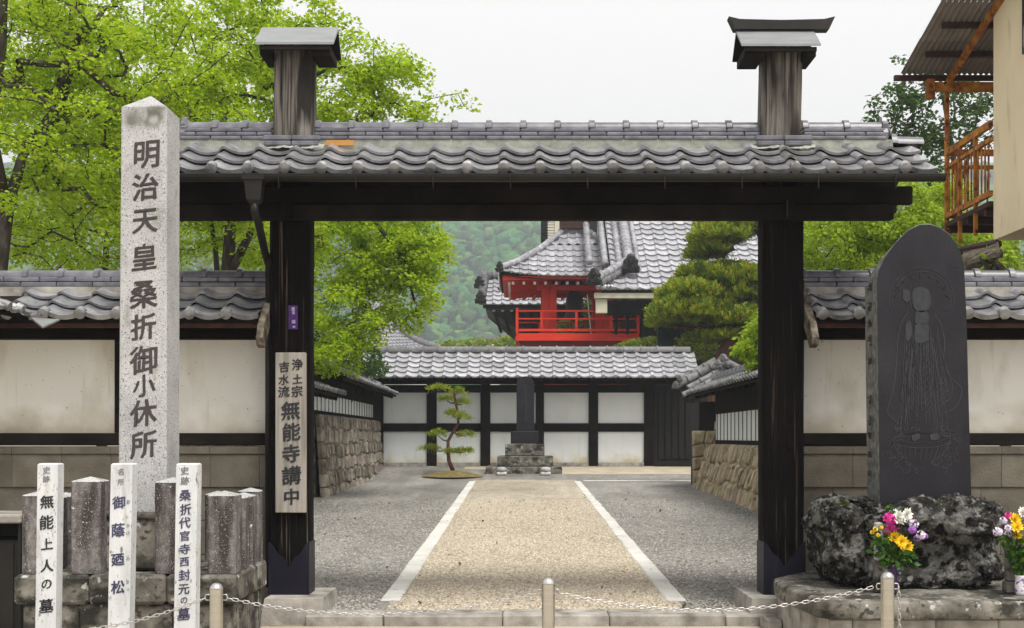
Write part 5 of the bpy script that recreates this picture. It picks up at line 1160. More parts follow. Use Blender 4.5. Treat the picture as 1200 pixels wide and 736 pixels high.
# ---- memorial stone and small pine
ms = thing('memorial_stone', (X(615, 34), 34.3, .5), 'slim dark round-topped memorial stone on stepped granite blocks before the back wall', 'monument')
q = 34.0
pts = [(605.3, 506), (605.3, 450), (606.5, 445), (610, 442), (615.5, 440.7), (621, 442), (625, 445), (626, 450), (626, 506)]
MB().prism([(X(a, q), Z(b, q)) for a, b in pts], q + .08, q + .42).build('slab', M['slate'], ms)
E = MB()
for k in range(11):
    z = Z(452 + k * 4, q); x = X(616, q)
    for w_ in range(3): E.box(x - .05 + random.uniform(-.02, .02), x + .05 + random.uniform(-.02, .02), q + .072, q + .081, z - .03 + w_ * .03, z - .022 + w_ * .03)
    E.box(x - .006, x + .006, q + .072, q + .081, z - .03, z + .03)
stuff(E.build('faint_inscription', M['engrave'], ms))
for a, b, y0, y1, d0_, m in ((598.5, 631, 520, 505.3, 0, 'slate'), (592, 638, 534, 520.4, -.15, 'mossgranite'), (583, 648, 546, 534.4, -.35, 'mossgranite')):
    MB().box(X(a, q), X(b, q), q + d0_, q + .65 - d0_, Z(y0, q), Z(y1, q), .015).build('plinth_block', M[m], ms)
for a, b in ((570, 600), (600.3, 630), (630.3, 658)): MB().box(X(a, q), X(b, q), q - .55, q + 1.1, .40, Z(546.5, q), .02).build('step_block', M['mossgranite'], ms)
for px, lb in ((588, 'left of the two small rounded offering stones before the memorial'), (639.5, 'right of the two small rounded offering stones before the memorial')):
    o = thing('offering_stone', (X(px, 33.2), 33.2, gz(33.2)), lb, 'stone', 'small offering stones before the memorial'); z0 = gz(33.2)
    MB().box(X(px, 33.2) - .14, X(px, 33.2) + .14, 33.1, 33.35, z0, z0 + .10, .03).build('base_stone', M['kerb'], o); MB().lathe((X(px, 33.2), 33.22, z0 + .102), [(.12, 0), (.145, .04), (.13, .1), (.07, .13)], 12).build('cap_stone', M['granite'], o, True)
# mound + small pine
md = MB(); mc = (X(530, 33), 33.0); md.grid(lambda u, v: (mc[0] + .88 * (1 - v) * math.cos(u * 6.283), mc[1] + .75 * (1 - v) * math.sin(u * 6.283), gz(33) - .01 + .17 * math.sin(v * 1.57) + .02 * noise.noise(Vector((u * 9, v * 5, 0))) * (1 - v)), 30, 10, closed_u=True)
tag(md.build('mossy_mound', mat('dry_moss', [(.11, .085, .035), (.21, .16, .06)], scale=(9,) * 3, rough=1, bump=1, bscale=(40,) * 3, rnd=0), None, True), 'low mound of dry yellowish moss around the small pine', 'mound')
sp = thing('small_pine', (mc[0], mc[1], .48), 'small garden pine with five flat needle tufts and a curving trunk before the back wall', 'tree')
d = 33.0; tp = [P(531, 552, d), P(526, 540, d), P(525, 527, d), P(525, 517, d), P(531, 506, d), P(537, 497, d), P(537, 486, d), P(534, 472, d), P(532, 461, d), P(525, 455, d), P(512, 454, d)]
MB().tube(tp, [.062, .055, .05, .046, .042, .038, .034, .036, .03, .022, .012], 9).build('trunk', M['redbark'], sp, True)
rpn = np.random.default_rng(3); pads = [(514, 456, 12, 4.5), (536, 461, 11, 6), (543, 473, 9, 5), (541, 491, 12, 7), (530, 486, 8, 5), (513, 510, 11, 6), (546, 511, 10, 5), (505, 527, 14, 5), (528, 531, 8, 4), (545, 530, 9, 4), (523, 469, 8, 4)]
mb = MB(); pp, pn = [], []
for a, b, rx, ry in pads:
    c = P(a, b, d + rpn.uniform(-.3, .3)); near = min(tp, key=lambda p: (p - c).length); mb.tube([near, (near + c) / 2 + Vector((0, 0, -.05)), c], [.028, .018, .008], 5)
    n = 42; dv = nrm(rpn.normal(size=(n, 3))); dv[:, 2] = np.abs(dv[:, 2]) * .9 - .15; rr_ = rpn.uniform(.3, 1, (n, 1)); pp.append(np.array(c) + dv * rr_ * np.array([rx, rx * .8, ry]) / FX * d); pn.append(dv * np.array([.8, .8, .6]) + np.array([0, 0, .5]))
stuff(mb.build('branches', M['redbark'], sp, True, False)); needles('needles', np.concatenate(pp), nrm(np.concatenate(pn)), .13, M['leafP'], sp, rpn, per=12, width=.006)

# ================================================================ large cloud-pruned pine, right
bp = thing('garden_pine', (X(850, 38.5), 38.5, .5), 'large dense cloud-pruned pine with rust-tipped needles beside the temple roof', 'tree')
d = 38.5; tk = [(X(842, d), d, .4), (X(828, d), d, 1.8), (X(835, d), d, 3.4), (X(862, d), d, 4.9), (X(880, d), d + .3, 6.0), (X(902, d), d, 7.4), (X(880, d), d, 8.6)]
MB().tube([Vector(p) for p in tk], [.36, .3, .27, .24, .2, .15, .08], 12).build('trunk', M['redbark'], bp, True)
pads = [(800, 368, 38, 22, 1.7), (782, 376, 22, 16, 1.3), (826, 360, 40, 24, 1.7), (850, 330, 46, 18, 1.6), (806, 372, 40, 17, 1.7), (862, 378, 36, 17, 1.7), (790, 378, 24, 13, 1.3), (842, 340, 50, 15, 1.6), (806, 345, 32, 13, 1.5), (868, 350, 30, 14, 1.5), (845, 398, 40, 7, 1.3), (828, 297, 22, 13, 1.5), (842, 280, 32, 15, 1.5), (866, 270, 28, 13, 1.5), (846, 262, 30, 10, 1.4), (816, 322, 22, 8, 1.3), (850, 268, 26, 9, 1.3), (900, 262, 26, 12, 1.4), (900, 330, 26, 14, 1.3), (925, 300, 22, 12, 1.3), (930, 262, 30, 10, 1.2), (900, 380, 30, 18, 1.3), (960, 262, 26, 10, 1.2), (905, 240, 26, 10, 1.2)]
mb = MB(); pp, pn = [], []; rpn = np.random.default_rng(8)
for a, b, rx, ry, dy in pads:
    c = P(a, b, d + rpn.uniform(-.6, .6)); near = min([Vector(p) for p in tk[2:]], key=lambda p: (p - c).length); mb.tube([near, near * .5 + c * .5 + Vector((0, 0, -.15)), c - Vector((0, 0, .1))], [.13, .09, .04], 7)
    n = int(rx * ry * 2.2); dv = nrm(rpn.normal(size=(n, 3))); dv[:, 2] = np.where(dv[:, 2] < -.35, -.35 * rpn.uniform(0, 1, n), dv[:, 2]); rr_ = rpn.uniform(.72, 1.04, (n, 1)); q_ = np.array([rx / FX * d, dy, ry / FX * d])
    lump = 1 + .16 * np.sin(dv[:, :1] * 7 + a) * np.sin(dv[:, 1:2] * 6 + b)
    pp.append(np.array(c) + dv * rr_ * lump * q_ + 0); pn.append(dv / q_ * .5 + np.array([0, 0, 1.0]))
stuff(mb.build('branches', M['redbark'], bp, True, False)); needles('needles', np.concatenate(pp), nrm(np.concatenate(pn)), .20, M['leafP'], bp, rpn, per=9, width=.016, spread=.38)

# ================================================================ bell tower
BC = Vector((2.35, 50.2, 0)); bt = thing('bell_tower', (BC.x, BC.y, .6), 'vermilion bell tower with a railed gallery, black bell and grey hipped roof', 'bell tower')
hw = 2.45; fy = BC.y - hw; zf = 5.64
def quadbox(mb, c, hx, hy, z0, z1, ch=0): return mb.box(c.x - hx, c.x + hx, c.y - hy, c.y + hy, z0, z1, ch)
quadbox(MB(), BC, hw, hw, zf - .14, zf, .01).build('gallery_floor', M['red'], bt); quadbox(MB(), BC, hw + .04, hw + .04, zf - .30, zf - .143, .01).build('gallery_edge', M['red'], bt)
mb = MB(); vs = [(BC.x + sx * k, BC.y + sy * k, z) for k, z in ((1.85, 1.0), (2.1, zf - .75), (hw - .1, zf - .305)) for sx, sy in ((-1, -1), (1, -1), (1, 1), (-1, 1))]
mb.add(vs, [(r_ * 4 + i, r_ * 4 + (i + 1) % 4, r_ * 4 + 4 + (i + 1) % 4, r_ * 4 + 4 + i) for r_ in (0, 1) for i in range(4)]); mb.build('skirt', M['darkred'], bt)
for sx, sy in ((-1, -1), (1, -1), (-1, 1), (1, 1)):
    for k, dz in ((0, 0), (.36, 0)):
        x = BC.x + sx * (1.25 - k * .0) ; y = BC.y + sy * 1.25
        if k: x -= sx * .30
        MB().box(x - .15, x + .15, y - .15, y + .15, zf + .002, 7.75, .015).build('post', M['red'], bt)
    MB().beam((BC.x + sx * 2.42, BC.y + sy * 2.42, zf), (BC.x + sx * 2.42, BC.y + sy * 2.42, zf + 1.02), .11, .11).build('corner_rail_post', M['red'], bt)
for s in (-1, 1):
    for z, h in ((zf + .86, .07), (zf + .55, .06), (zf + .08, .10)):
        MB().box(BC.x - 2.36, BC.x + 2.36, BC.y + s * 2.42 - .035, BC.y + s * 2.42 + .035, z, z + h, .008).build('rail', M['red'], bt)
        MB().box(BC.x + s * 2.42 - .035, BC.x + s * 2.42 + .035, BC.y - 2.36, BC.y + 2.36, z, z + h, .008).build('rail', M['red'], bt)
    for k in (-.60, -.02, .56): MB().box(BC.x + k * 2.4 - .05, BC.x + k * 2.4 + .05, BC.y + s * 2.42 - .033, BC.y + s * 2.42 + .033, zf + .182, zf + .858).build('baluster', M['red'], bt); MB().box(BC.x + s * 2.42 - .033, BC.x + s * 2.42 + .033, BC.y + k * 2.4 - .05, BC.y + k * 2.4 + .05, zf + .182, zf + .858).build('baluster', M['red'], bt)
    for z0, z1, o_ in ((7.5, 7.7, 1.6),):
        MB().box(BC.x - o_, BC.x + o_, BC.y + s * 1.25 - .12, BC.y + s * 1.25 + .12, z0, z1).build('tie_beam', M['red'], bt); MB().box(BC.x + s * 1.25 - .115, BC.x + s * 1.25 + .115, BC.y - o_, BC.y + o_, z0 + .01, z1 + .01).build('tie_beam', M['red'], bt)
MB().lathe((BC.x - .02, BC.y - .3, 6.42), [(.40, 0), (.43, .06), (.38, .2), (.36, .8), (.30, 1.05), (.12, 1.2), (.05, 1.35)], 20).build('bell', M['bronze'], bt, True)
MB().tube([P(688, 345, 48.6), P(691, 375, 48.4), P(694.5, 409, 48.2)], .02, 5).build('bell_rope', M['whitepaint'], bt)
# roof: concave hip with four faces
eh, ez, tz, th_ = 3.08, 7.83, 10.05, .42
def hipz(t): return ez + (tz - ez) * (t * .72 + t * t * .28)
rf = MB(); NB = 8
for f in range(4):
    ca, sa = [(1, 0), (0, 1), (-1, 0), (0, -1)][f]
    def rp(u, v, ca=ca, sa=sa):
        h = eh + (th_ - eh) * v; a = (u * 2 - 1) * h; b = -h; up_ = .22 * abs(u * 2 - 1) ** 3 * (1 - v) ** 2; return (BC.x + a * ca - b * sa, BC.y + a * sa + b * ca, hipz(v) + up_)
    rf.grid(rp, 9, NB)
    rf.grid(lambda u, v, rp=rp: tuple(Vector(rp(u, v * .55)) - Vector((0, 0, .14))), 9, 4)
rf = rf.build('roof', M['black'], bt, False, False)
def hip_tiles(parent, C, eh_, th2, fn, faces, p, rows, m, joined=False):
    for f in faces:
        ca, sa = [(1, 0), (0, 1), (-1, 0), (0, -1)][f]
        for j in range(rows):
            v0, v1 = j / rows, (j + 1) / rows; h0 = eh_ + (th2 - eh_) * v0; h1 = eh_ + (th2 - eh_) * v1; n = int(2 * h0 / p)
            L = math.hypot(h0 - h1, fn(v1) - fn(v0)); me = tile_mesh(p, L, 'eave' if j == 0 else 'pan', m, 1 if joined else 0)
            for i in range(n):
                a = -n * p / 2 + i * p
                if abs(a + p / 2) > (h0 + h1) / 2 - .02: continue
                up_ = .22 * abs((a + p / 2) / h0) ** 3 * (1 - v0) ** 2
                o_ = Vector((C.x + a * ca + h0 * sa, C.y + a * sa - h0 * ca, fn(v0) + up_)); U_ = Vector((ca, sa, 0)); V_ = Vector((-sa * (h0 - h1), ca * (h0 - h1), fn(v1) - fn(v0))).normalized()
                inst(me, 'roof_tile', parent, frame(o_, U_, V_, U_.cross(V_)))
hip_tiles(rf, BC, eh + .03, th_, hipz, (0, 3), .36, 8, M['tile_far'])
for sx, sy in ((-1, -1), (1, -1), (-1, 1), (1, 1)):
    prev = None
    for k in range(7):
        v = k / 7; v2 = (k + 1) / 7; g = lambda q: Vector((BC.x + sx * (eh + (th_ - eh) * q), BC.y + sy * (eh + (th_ - eh) * q), hipz(q) + .22 * (1 - q) ** 2 + .14))
        MB().tube([g(v), g(v) * .9 + g(v2) * .1, g(v) * .88 + g(v2) * .12, g(v2)], [.15, .15, .125, .125], 8).build('hip_ridge_tile', M['tile_far'], rf, True)
    oni(rf, tuple(g(0)), (sx, sy, 0), .34, M['bronze'])
quadbox(MB(), BC, th_ + .12, th_ + .12, tz - .1, tz + .08).build('roof_collar', M['ridge_tile'], rf)
MB().box(BC.x - .62, BC.x + .62, BC.y - .72, BC.y + .72, tz + .085, tz + .9).build('gable_wall', M['darkrust'], rf)
vs = []
mb = MB()
for y in (BC.y - 1.0, BC.y + 1.0): vs += [(BC.x - 1.1, y, tz + .75), (BC.x, y, tz + 1.6), (BC.x + 1.1, y, tz + .75), (BC.x + 1.1, y, tz + .65), (BC.x, y, tz + 1.45), (BC.x - 1.1, y, tz + .65)]
mb.add(vs, [(0, 1, 7, 6), (1, 2, 8, 7), (2, 3, 9, 8), (3, 4, 10, 9), (4, 5, 11, 10), (5, 0, 6, 11), (0, 1, 4, 5), (1, 2, 3, 4), (6, 7, 10, 11), (7, 8, 9, 10)]); mb.build('gable_roof', M['tile_far'], rf)
# eave boards and white-capped rafters
for f in range(4):
    ca, sa = [(1, 0), (0, 1), (-1, 0), (0, -1)][f]; T = lambda a, b: (BC.x + a * ca - b * sa, BC.y + a * sa + b * ca)
    a, b = T(-eh + .12, -eh + .12), T(eh - .12, -eh + .12); MB().beam((a[0], a[1], ez - .05), (b[0], b[1], ez - .05), .07, .16).build('eave_board', M['red'], rf)
    MB().add([(*T(-eh + .14, -eh + .15), ez - .09), (*T(eh - .14, -eh + .15), ez - .09), (*T(1.3, -1.3), ez + .12), (*T(-1.3, -1.3), ez + .12), (*T(-eh + .14, -eh + .15), ez - .06), (*T(eh - .14, -eh + .15), ez - .06), (*T(1.3, -1.3), ez + .15), (*T(-1.3, -1.3), ez + .15)], [(3, 2, 1, 0), (4, 5, 6, 7), (0, 1, 5, 4), (1, 2, 6, 5), (2, 3, 7, 6), (3, 0, 4, 7)]).build('soffit', M['red'], rf)
    for k in range(13):
        q = -2.58 + k * .43; a, b = T(q, -2.72), T(q * .8, -1.2); MB().beam((a[0], a[1], ez - .22), (b[0], b[1], ez + .0), .1, .11).build('rafter', M['red'], rf)
        c = T(q, -2.735); MB().box(c[0] - .05, c[0] + .05, c[1] - .05, c[1] + .05, ez - .275, ez - .165).build('rafter_cap', M['whitepaint'], rf)

# ================================================================ hall roof far left behind the tower
hl = thing('temple_hall', (4, 60, 1), 'dark deep-eaved temple hall behind the bell tower with a curled roof corner', 'building')
d = 56.0; ez2 = Z(358, d); xl = X(566, d); xr = xl + 11.5
rf2 = MB(); slab(rf2, xl, xr, Vector((0, d, ez2)), Vector((0, d + 2.6, ez2 + 1.55)), .15)
rf2 = rf2.build('roof', M['black'], hl)
tile_field(rf2, (xl, d - .04, ez2 + .01), (1, 0, 0), Vector((0, 2.6, 1.55)), int(11.4 / .42), 6, .42, .49, M['tile_far'], lod=1)
g0, g1 = Vector((xl + .02, d, ez2 + .2)), Vector((xl + .02, d + 2.6, ez2 + 1.7))
tube_tile(g0 + Vector((-.1, -.2, 0)), g1, .2, rf2, m='tile_old'); oni(rf2, g0 + Vector((-.1, -.35, .1)), (-.3, -1, 0), .5, M['bronze']); oni(rf2, g0 + Vector((-.2, 1.2, 1.0)), (-.3, -1, 0), .5, M['bronze'])
tube_tile((xl - .15, d + 2.6, ez2 + 1.75), (xr, d + 2.6, ez2 + 1.75), .22, rf2, m='tile_old')
# deep dark soffit that steps back to the wall
mb = MB(); z0 = ez2 - .08; vs = [(xl + .1, d + .1, z0), (xr, d + .1, z0), (xr, d + 3.6, z0 - .9), (xl + 1.9, d + 3.6, z0 - .9), (xl + 1.9, d + 3.6, z0 - 1.5), (xr, d + 3.6, z0 - 1.5), (xl + .1, d + 5, z0), (xl + 1.9, d + 5, z0 - 1.5)]
mb.add(vs, [(0, 3, 2, 1), (3, 4, 5, 2), (0, 6, 7, 4, 3)]); mb.build('soffit', M['black'], hl)
for k in range(14): x = xl + .5 + k * .42; MB().beam((x, d + .25, z0 - .10), (x + .3, d + 3.4, z0 - .85), .12, .12).build('rafter', M['darkwood'], hl); MB().box(x - .07, x + .07, d + .20, d + .245, z0 - .18, z0 - .03).build('rafter_cap', M['whitepaint'], hl)
MB().box(xl + .12, xr, d + .06, d + .12, ez2 - .2, ez2 - .02).build('eave_board', M['black'], hl)
MB().box(xl + 1.95, xr, d + 3.62, d + 8, .5, z0 - .9).build('wall', M['black'], hl)
# louvred lantern house behind
lv = thing('louvred_building', (X(655, 62), 64, 1), 'tall pale grey building with horizontal louvres behind the bell tower roof', 'building')
d = 62; MB().box(X(655, d), X(700, d), d + .1, d + 4, 1, Z(250, d)).build('wall', M['gutter'], lv)
MB().box(X(650, d), X(656, d), d - .02, d + .2, 1, Z(248, d)).build('corner_post', M['creampaint'], lv)
for k in range(16): MB().box(X(634, d), X(641, d), d + .02, d + .3, Z(292 - k * 3.2, d), Z(292 - k * 3.2, d) + .09).build('louvre', M['gutter'], lv); MB().box(X(642, d), X(649.5, d), d, d + .3, Z(292 - k * 3.2, d), Z(292 - k * 3.2, d) + .11).build('louvre', M['creampaint'], lv)
MB().box(X(634, d), X(650, d), d + .31, d + .6, 1, Z(246, d)).build('wall', M['sill'], lv)

# ================================================================ main temple roof, right
tm = thing('temple_roof_hall', (8, 52, .6), 'broad temple hall with a high silver-grey tiled roof, cream beams and scrolled ridge ends', 'building')
d = 45.0; ez3 = Z(341, d); xa = X(702, d); xb = 14.5; rise = Vector((0, 8.2, 6.2)).normalized()
rf3 = MB(); slab(rf3, X(714, d), xb, Vector((0, d, ez3 - .02)), Vector((0, d + 8.2, ez3 + 6.18)), .16); slab(rf3, xa + .1, X(714, d) - .003, Vector((0, d, ez3 - .02)), Vector((0, d + 1.1, ez3 + .81)), .16); rf3 = rf3.build('roof', M['black'], tm)
xv = X(741, d); pt = .46
tile_field(rf3, (xv + .2, d - .05, ez3 + .02), (1, 0, 0), rise, 17, 20, pt, .44, M['tile_far'], lod=1)
tile_field(rf3, (xv + .2 - 2 * pt, d - .05, ez3 + .02) + Vector() if False else Vector((xv + .2 - 2 * pt, d - .05, ez3 + .02)) + rise * (.44 * 3), (1, 0, 0), rise, 2, 17, pt, .44, M['tile_far'], lod=1, eave=False)
tile_field(rf3, (xv + .2 - 3 * pt, d - .05, ez3 + .02), (1, 0, 0), rise, 3, 3, pt, .44, M['tile_far'], lod=1)
def rr(y, z): return Vector((0, y, z))
a = Vector((xv, d + 1.0, ez3 + 1.05)); b = a + rise * 8.5
tube_tile(a, b, .19, rf3, m='tile_far'); tube_tile(a + Vector((-.36, .1, -.05)), b + Vector((-.36, .1, -.05)), .13, rf3, m='tile_far'); tube_tile(a + Vector((.34, 0, -.12)), b + Vector((.34, 0, -.12)), .10, rf3, m='tile_far')
tube_tile(a + Vector((-.9, .6, .2)), b + Vector((-.9, .6, .1)), .13, rf3, m='tile_far'); tube_tile(a + Vector((-1.5, .8, .3)), b + Vector((-1.5, .8, .1)), .13, rf3, m='tile_far')
oni(rf3, a + Vector((0, -.35, .02)), (0, -1, 0), .62, M['bronze'])
h0, h1 = P(700, 326, d), P(738, 304, d + 1.2); tube_tile(h0, h1, .16, rf3, m='tile_far'); tube_tile(h0 + Vector((.1, -.1, -.22)), h1 + Vector((.1, -.1, -.22)), .13, rf3, m='tile_old'); oni(rf3, h0 + Vector((-.1, -.15, -.02)), (-.5, -.8, 0), .55, M['bronze'])
for k in range(5): c = P(701 + k * 4, 337, d) ; MB().tube([c + Vector((0, .3, .1)), c + Vector((0, -.1, 0))], [.08, .1], 8).build('eave_end_tile', M['tile_far'], rf3, True)
# adjoining roof face turned to the left
ul = Vector((math.cos(R(42)), -math.sin(R(42)), 0)); o3 = P(684, 330, 50.0); nrm3 = Vector((-math.sin(R(42)), -math.cos(R(42)), 0)); v3 = (-nrm3 * .66 + Vector((0, 0, .75))).normalized()
L3 = (Vector((xv, 0, 0)).x - o3.x) / ul.x
mb = MB(); n3 = ul.cross(v3); vs = [o3 + ul * a_ + v3 * b_ - n3 * c_ for a_, b_, c_ in ((0, 0, .03), (L3, 0, .03), (L3, 8, .03), (0, 8, .03), (0, 0, .2), (L3, 0, .2), (L3, 8, .2), (0, 8, .2))]
mb.add(vs, [(0, 1, 2, 3), (7, 6, 5, 4), (0, 4, 5, 1), (1, 5, 6, 2), (2, 6, 7, 3), (3, 7, 4, 0)]); mb.build('side_roof_deck', M['black'], rf3)
tile_field(rf3, o3, ul, v3, int(L3 / .42), 17, .42, .42, M['tile_far'], lod=1)
MB().box(X(697, d), xb, d + .04, d + .45, Z(349, d), Z(343, d)).build('eave_beam', M['creampaint'], tm)
MB().box(X(699, d), X(712, d), d + .16, d + .6, Z(366, d), Z(349.2, d)).build('beam_end', M['creampaint'], tm)
MB().box(X(714, d), xb, d + 1.6, d + 9, .6, Z(352, d)).build('dark_interior', M['black'], tm) if False else None
MB().box(X(713, d), xb, d + 1.6, d + 1.8, Z(364, d), Z(347, d)).build('transom', M['black'], tm)
MB().box(X(751, d), xb, d + 3.6, d + 9, 4.0, Z(347, d)).build('upper_wall', M['black'], tm)
MB().box(X(716, 53.5), X(770, 53.5), 53.4, 53.6, Z(378, 53.5), Z(340, 53.5)).build('interior_shade_panel', M['black'], tm)  # black panel added to stand in for the hall's dark, shaded interior
for px in (756, 800, 860): MB().box(X(px, d), X(px + 5, d), d + .6, d + .85, .6 if px > 740 else 4.9, Z(347.6, d)).build('post', M['darkwood'], tm)
for px in (724, 738): MB().box(X(px, d), X(px + 3.5, d), d + 1.5, d + 1.58, Z(388, d), Z(350, d)).build('hanging_strut', M['darkwood'], tm)
MB().box(X(771, 40), X(790, 40), 40, 40.3, 3.6, Z(385, 40)).build('green_door', mat('dark_teal_door', [(.01, .035, .03), (.02, .05, .045)], rnd=0), tm)
for k in range(40):   # raised antefix knobs scattered on the roof as in the photo
    pass

# ================================================================ distant left roof
dl = thing('distant_tiled_house', (-7, 58, 1), 'distant house with a sweeping pale tiled roof behind the left trees', 'building')
d = 54; A0, A1 = P(425, 420, d), P(514, 411, d - 1.2); top0, top1 = P(430, 352, d + 5), P(456, 362, d + 5)
mb = MB(); NN = 8
def dr_(u, v):
    e_ = A0 + (A1 - A0) * u; t_ = top0 + (top1 - top0) * u; p = e_ + (t_ - e_) * v; s = math.sin(v * math.pi) * .35; return (p.x - (s * .9) * u, p.y, p.z - s)
mb.grid(dr_, 12, 10); mb.build('roof', M['tile_old'], dl, True)
acc = MB()
for j in range(13):
    for i in range(16):
        u, v = i / 16, j / 13; p = Vector(dr_(u, v)); q_ = Vector(dr_(u + 1 / 16, v)); r_ = Vector(dr_(u, v + 1 / 13)); U_ = (q_ - p); V_ = (r_ - p); nn = U_.cross(V_).normalized(); me = tile_mesh(.36, .6, 'pan', M['tile_far'], 1)
        T = frame(p + nn * .02, U_ / .36, V_ / .6, nn); acc.add([T @ vv.co for vv in me.vertices], [tuple(f_.vertices) for f_ in me.polygons])
o = acc.build('roof_tiles', M['tile_far'], dl, False, False); stuff(o)
pts_ = [Vector(dr_(1, k / 10)) + Vector((.05, -.05, .12)) for k in range(11)]; MB().tube(pts_, .16, 8).build('verge_ridge', M['tile_old'], dl, True)
mb = MB(); w0 = P(430, 470, 57); mb.box(-9, A1.x - .6, 56, 60, .4, A1.z - .1); mb.build('wall', M['white'], dl)

# ================================================================ rusted balcony house, right
hs = thing('beige_house', (7.5, 13, 0), 'beige rendered house with a jettied upper floor and a small awning at the right', 'house')
hx = 5.96
MB().box(hx, 9.5, 10.9, 15.0, 3.97, 9.5).build('upper_storey', M['beige'], hs)
MB().box(6.75, 9.4, 11.2, 14.9, -.02, 3.965).build('lower_storey', M['brownwall'], hs)
MB().box(hx + .02, 9.4, 10.95, 11.195, 3.75, 3.965).build('floor_beam', M['darkwood'], hs)
MB().box(hx - .03, hx - .002, 14.25, 14.31, Z(240, 14), Z(8, 14)).build('downpipe', M['gutter'], hs) if False else None
wx = MB(); wx.box(hx - .04, hx - .002, 13.2, 14.06, 6.0, 8.2); wx.build('window_frame', M['gutter'], hs)
wx = MB(); wx.box(hx - .05, hx - .042, 13.26, 14.0, 6.06, 8.14); wx.build('window_pane', mat('dark_window_glass', [(.02, .025, .03), (.03, .035, .04)], rough=.08, rnd=0, bump=0, spec=.6), hs)
# weathered awning under the upper floor
mb = MB(); a0, a1, a2, a3 = P(1128, 312, 13.6), P(1128, 293, 14.4), P(1169, 285, 13.6), P(1172, 300, 12.6); t = Vector((0, 0, .05))
mb.add([a0, a1, a2, a3, a0 + t, a1 + t, a2 + t, a3 + t], [(3, 2, 1, 0), (4, 5, 6, 7), (0, 1, 5, 4), (1, 2, 6, 5), (2, 3, 7, 6), (3, 0, 4, 7)]); mb.build('awning', M['barkwood'], hs)
MB().tube([P(1126, 294, 14.2), P(1170, 286, 13.4)], .05, 6).build('awning_edge', M['darkrust'], hs)
MB().tube([P(1127, 318, 13.6), P(1150, 303, 13.4), P(1172, 297, 13.2)], [.09, .08, .06], 8).build('log', M['barkwood'], hs, True)

bc = thing('rusty_balcony', (5.9, 15.8, 4.4), 'orange rusted steel balcony with vertical bars under a corrugated canopy', 'balcony')
y0, y1, bxx = 15.0, 16.55, 5.93; zf_ = 4.56; zt_ = Z(145, 15)
MB().tube([(bxx, y1, 3.85), (bxx, y1, 6.47)], .035, 8).build('corner_pipe', M['rust'], bc, True)
MB().box(bxx - .03, 7.2, y0, y1, zf_ - .16, zf_ - .10).build('deck', M['darkrust'], bc)
for nm, z, h in (('top_rail', zt_, .09), ('second_rail', zt_ - .2, .05), ('bottom_rail', zf_, .07)):
    MB().beam((bxx, y0, z), (bxx, y1, z), .05, h).build(nm, M['rust'], bc); MB().beam((bxx, y1, z + .002), (7.2, y1, z + .002), .05, h * .96).build(nm, M['rust'], bc)
k = 0; y = y0 + .08
while y < y1 - .05: MB().beam((bxx, y, zf_ + .036), (bxx, y, zt_ - .226), .018, .018).build('bar', M['rust'], bc); y += .115
for y in (y0 + .5, y0 + 1.05): MB().beam((bxx - .004, y, zf_ - .45), (bxx - .004, y, zt_ - .046), .045, .045).build('upright', M['rust'], bc)
x = bxx + .14
while x < 7.1: MB().beam((x, y1 + .0, zf_ + .036), (x, y1 + .0, zt_ - .226), .018, .018).build('bar', M['rust'], bc); x += .14
for y in (y0 + .2, y0 + .8, y1 - .1): MB().beam((bxx, y, zf_ - .2), (7.2, y, zf_ - .2), .06, .1).build('joist', M['darkrust'], bc)
cl = thing('hanging_cloth', (bxx + .2, 15.4, 4.7), 'white cloth and small lamp hanging inside the rusty balcony', 'laundry')
MB().grid(lambda u, v: (6.4 + .2 * u, 15.75 + .03 * math.sin(v * 9 + u * 7), 4.75 + .75 * v), 8, 8).build('cloth', M['whitepaint'], cl, True)
MB().lathe((5.99, 15.28, 4.80), [(.0, 0), (.04, .01), (.05, .05), (.03, .09), (.0, .1)], 10).build('lamp_bulb', M['whitepaint'], cl, True)
cn = thing('corrugated_canopy', (6.3, 15.5, 6.5), 'sloping corrugated sheet canopy on rusty rafters above the orange balcony', 'canopy')
ya, yb, za_, zb_ = 16.55, 12.6, 6.47, 7.55
def cf(lift):
    return lambda u, v: (5.28 + 2.2 * u, ya + (yb - ya) * v, za_ + (zb_ - za_) * v + .05 + lift + .018 * math.sin(u * 2.2 / .076 * 6.283))
for s in range(5):
    mb = MB(); v0, v1 = s / 5, (s + 1.04) / 5; g = cf(-.012 * (s % 2)); nu_ = 175
    mb.grid(lambda u, v, g=g, v0=v0, v1=v1: g(u, v0 + (v1 - v0) * v), nu_, 2); mb.build('corrugated_sheet', M['corrugated'], cn, True, False)
for v in (.0, .14, .30, .47, .63, .8):
    y = ya + (yb - ya) * v; z = za_ + (zb_ - za_) * v; MB().beam((5.2 if v == 0 else 5.45, y, z), (7.4, y, z), .06, .07).build('purlin', M['darkrust'], cn)
MB().beam((bxx, ya - .01, za_ - .08), (bxx, yb, zb_ - .08), .055, .09).build('rafter', M['rust'], cn)
MB().beam((5.75, ya - .05, za_ - .14), (7.3, ya - .05, za_ - .14), .05, .13).build('beam', M['rust'], cn)
MB().beam((5.68, ya - .05, za_ - .3), (5.68, ya - .05, za_ - .04), .1, .12).build('beam_bracket', M['rust'], cn)

# ================================================================ trees
T = tree
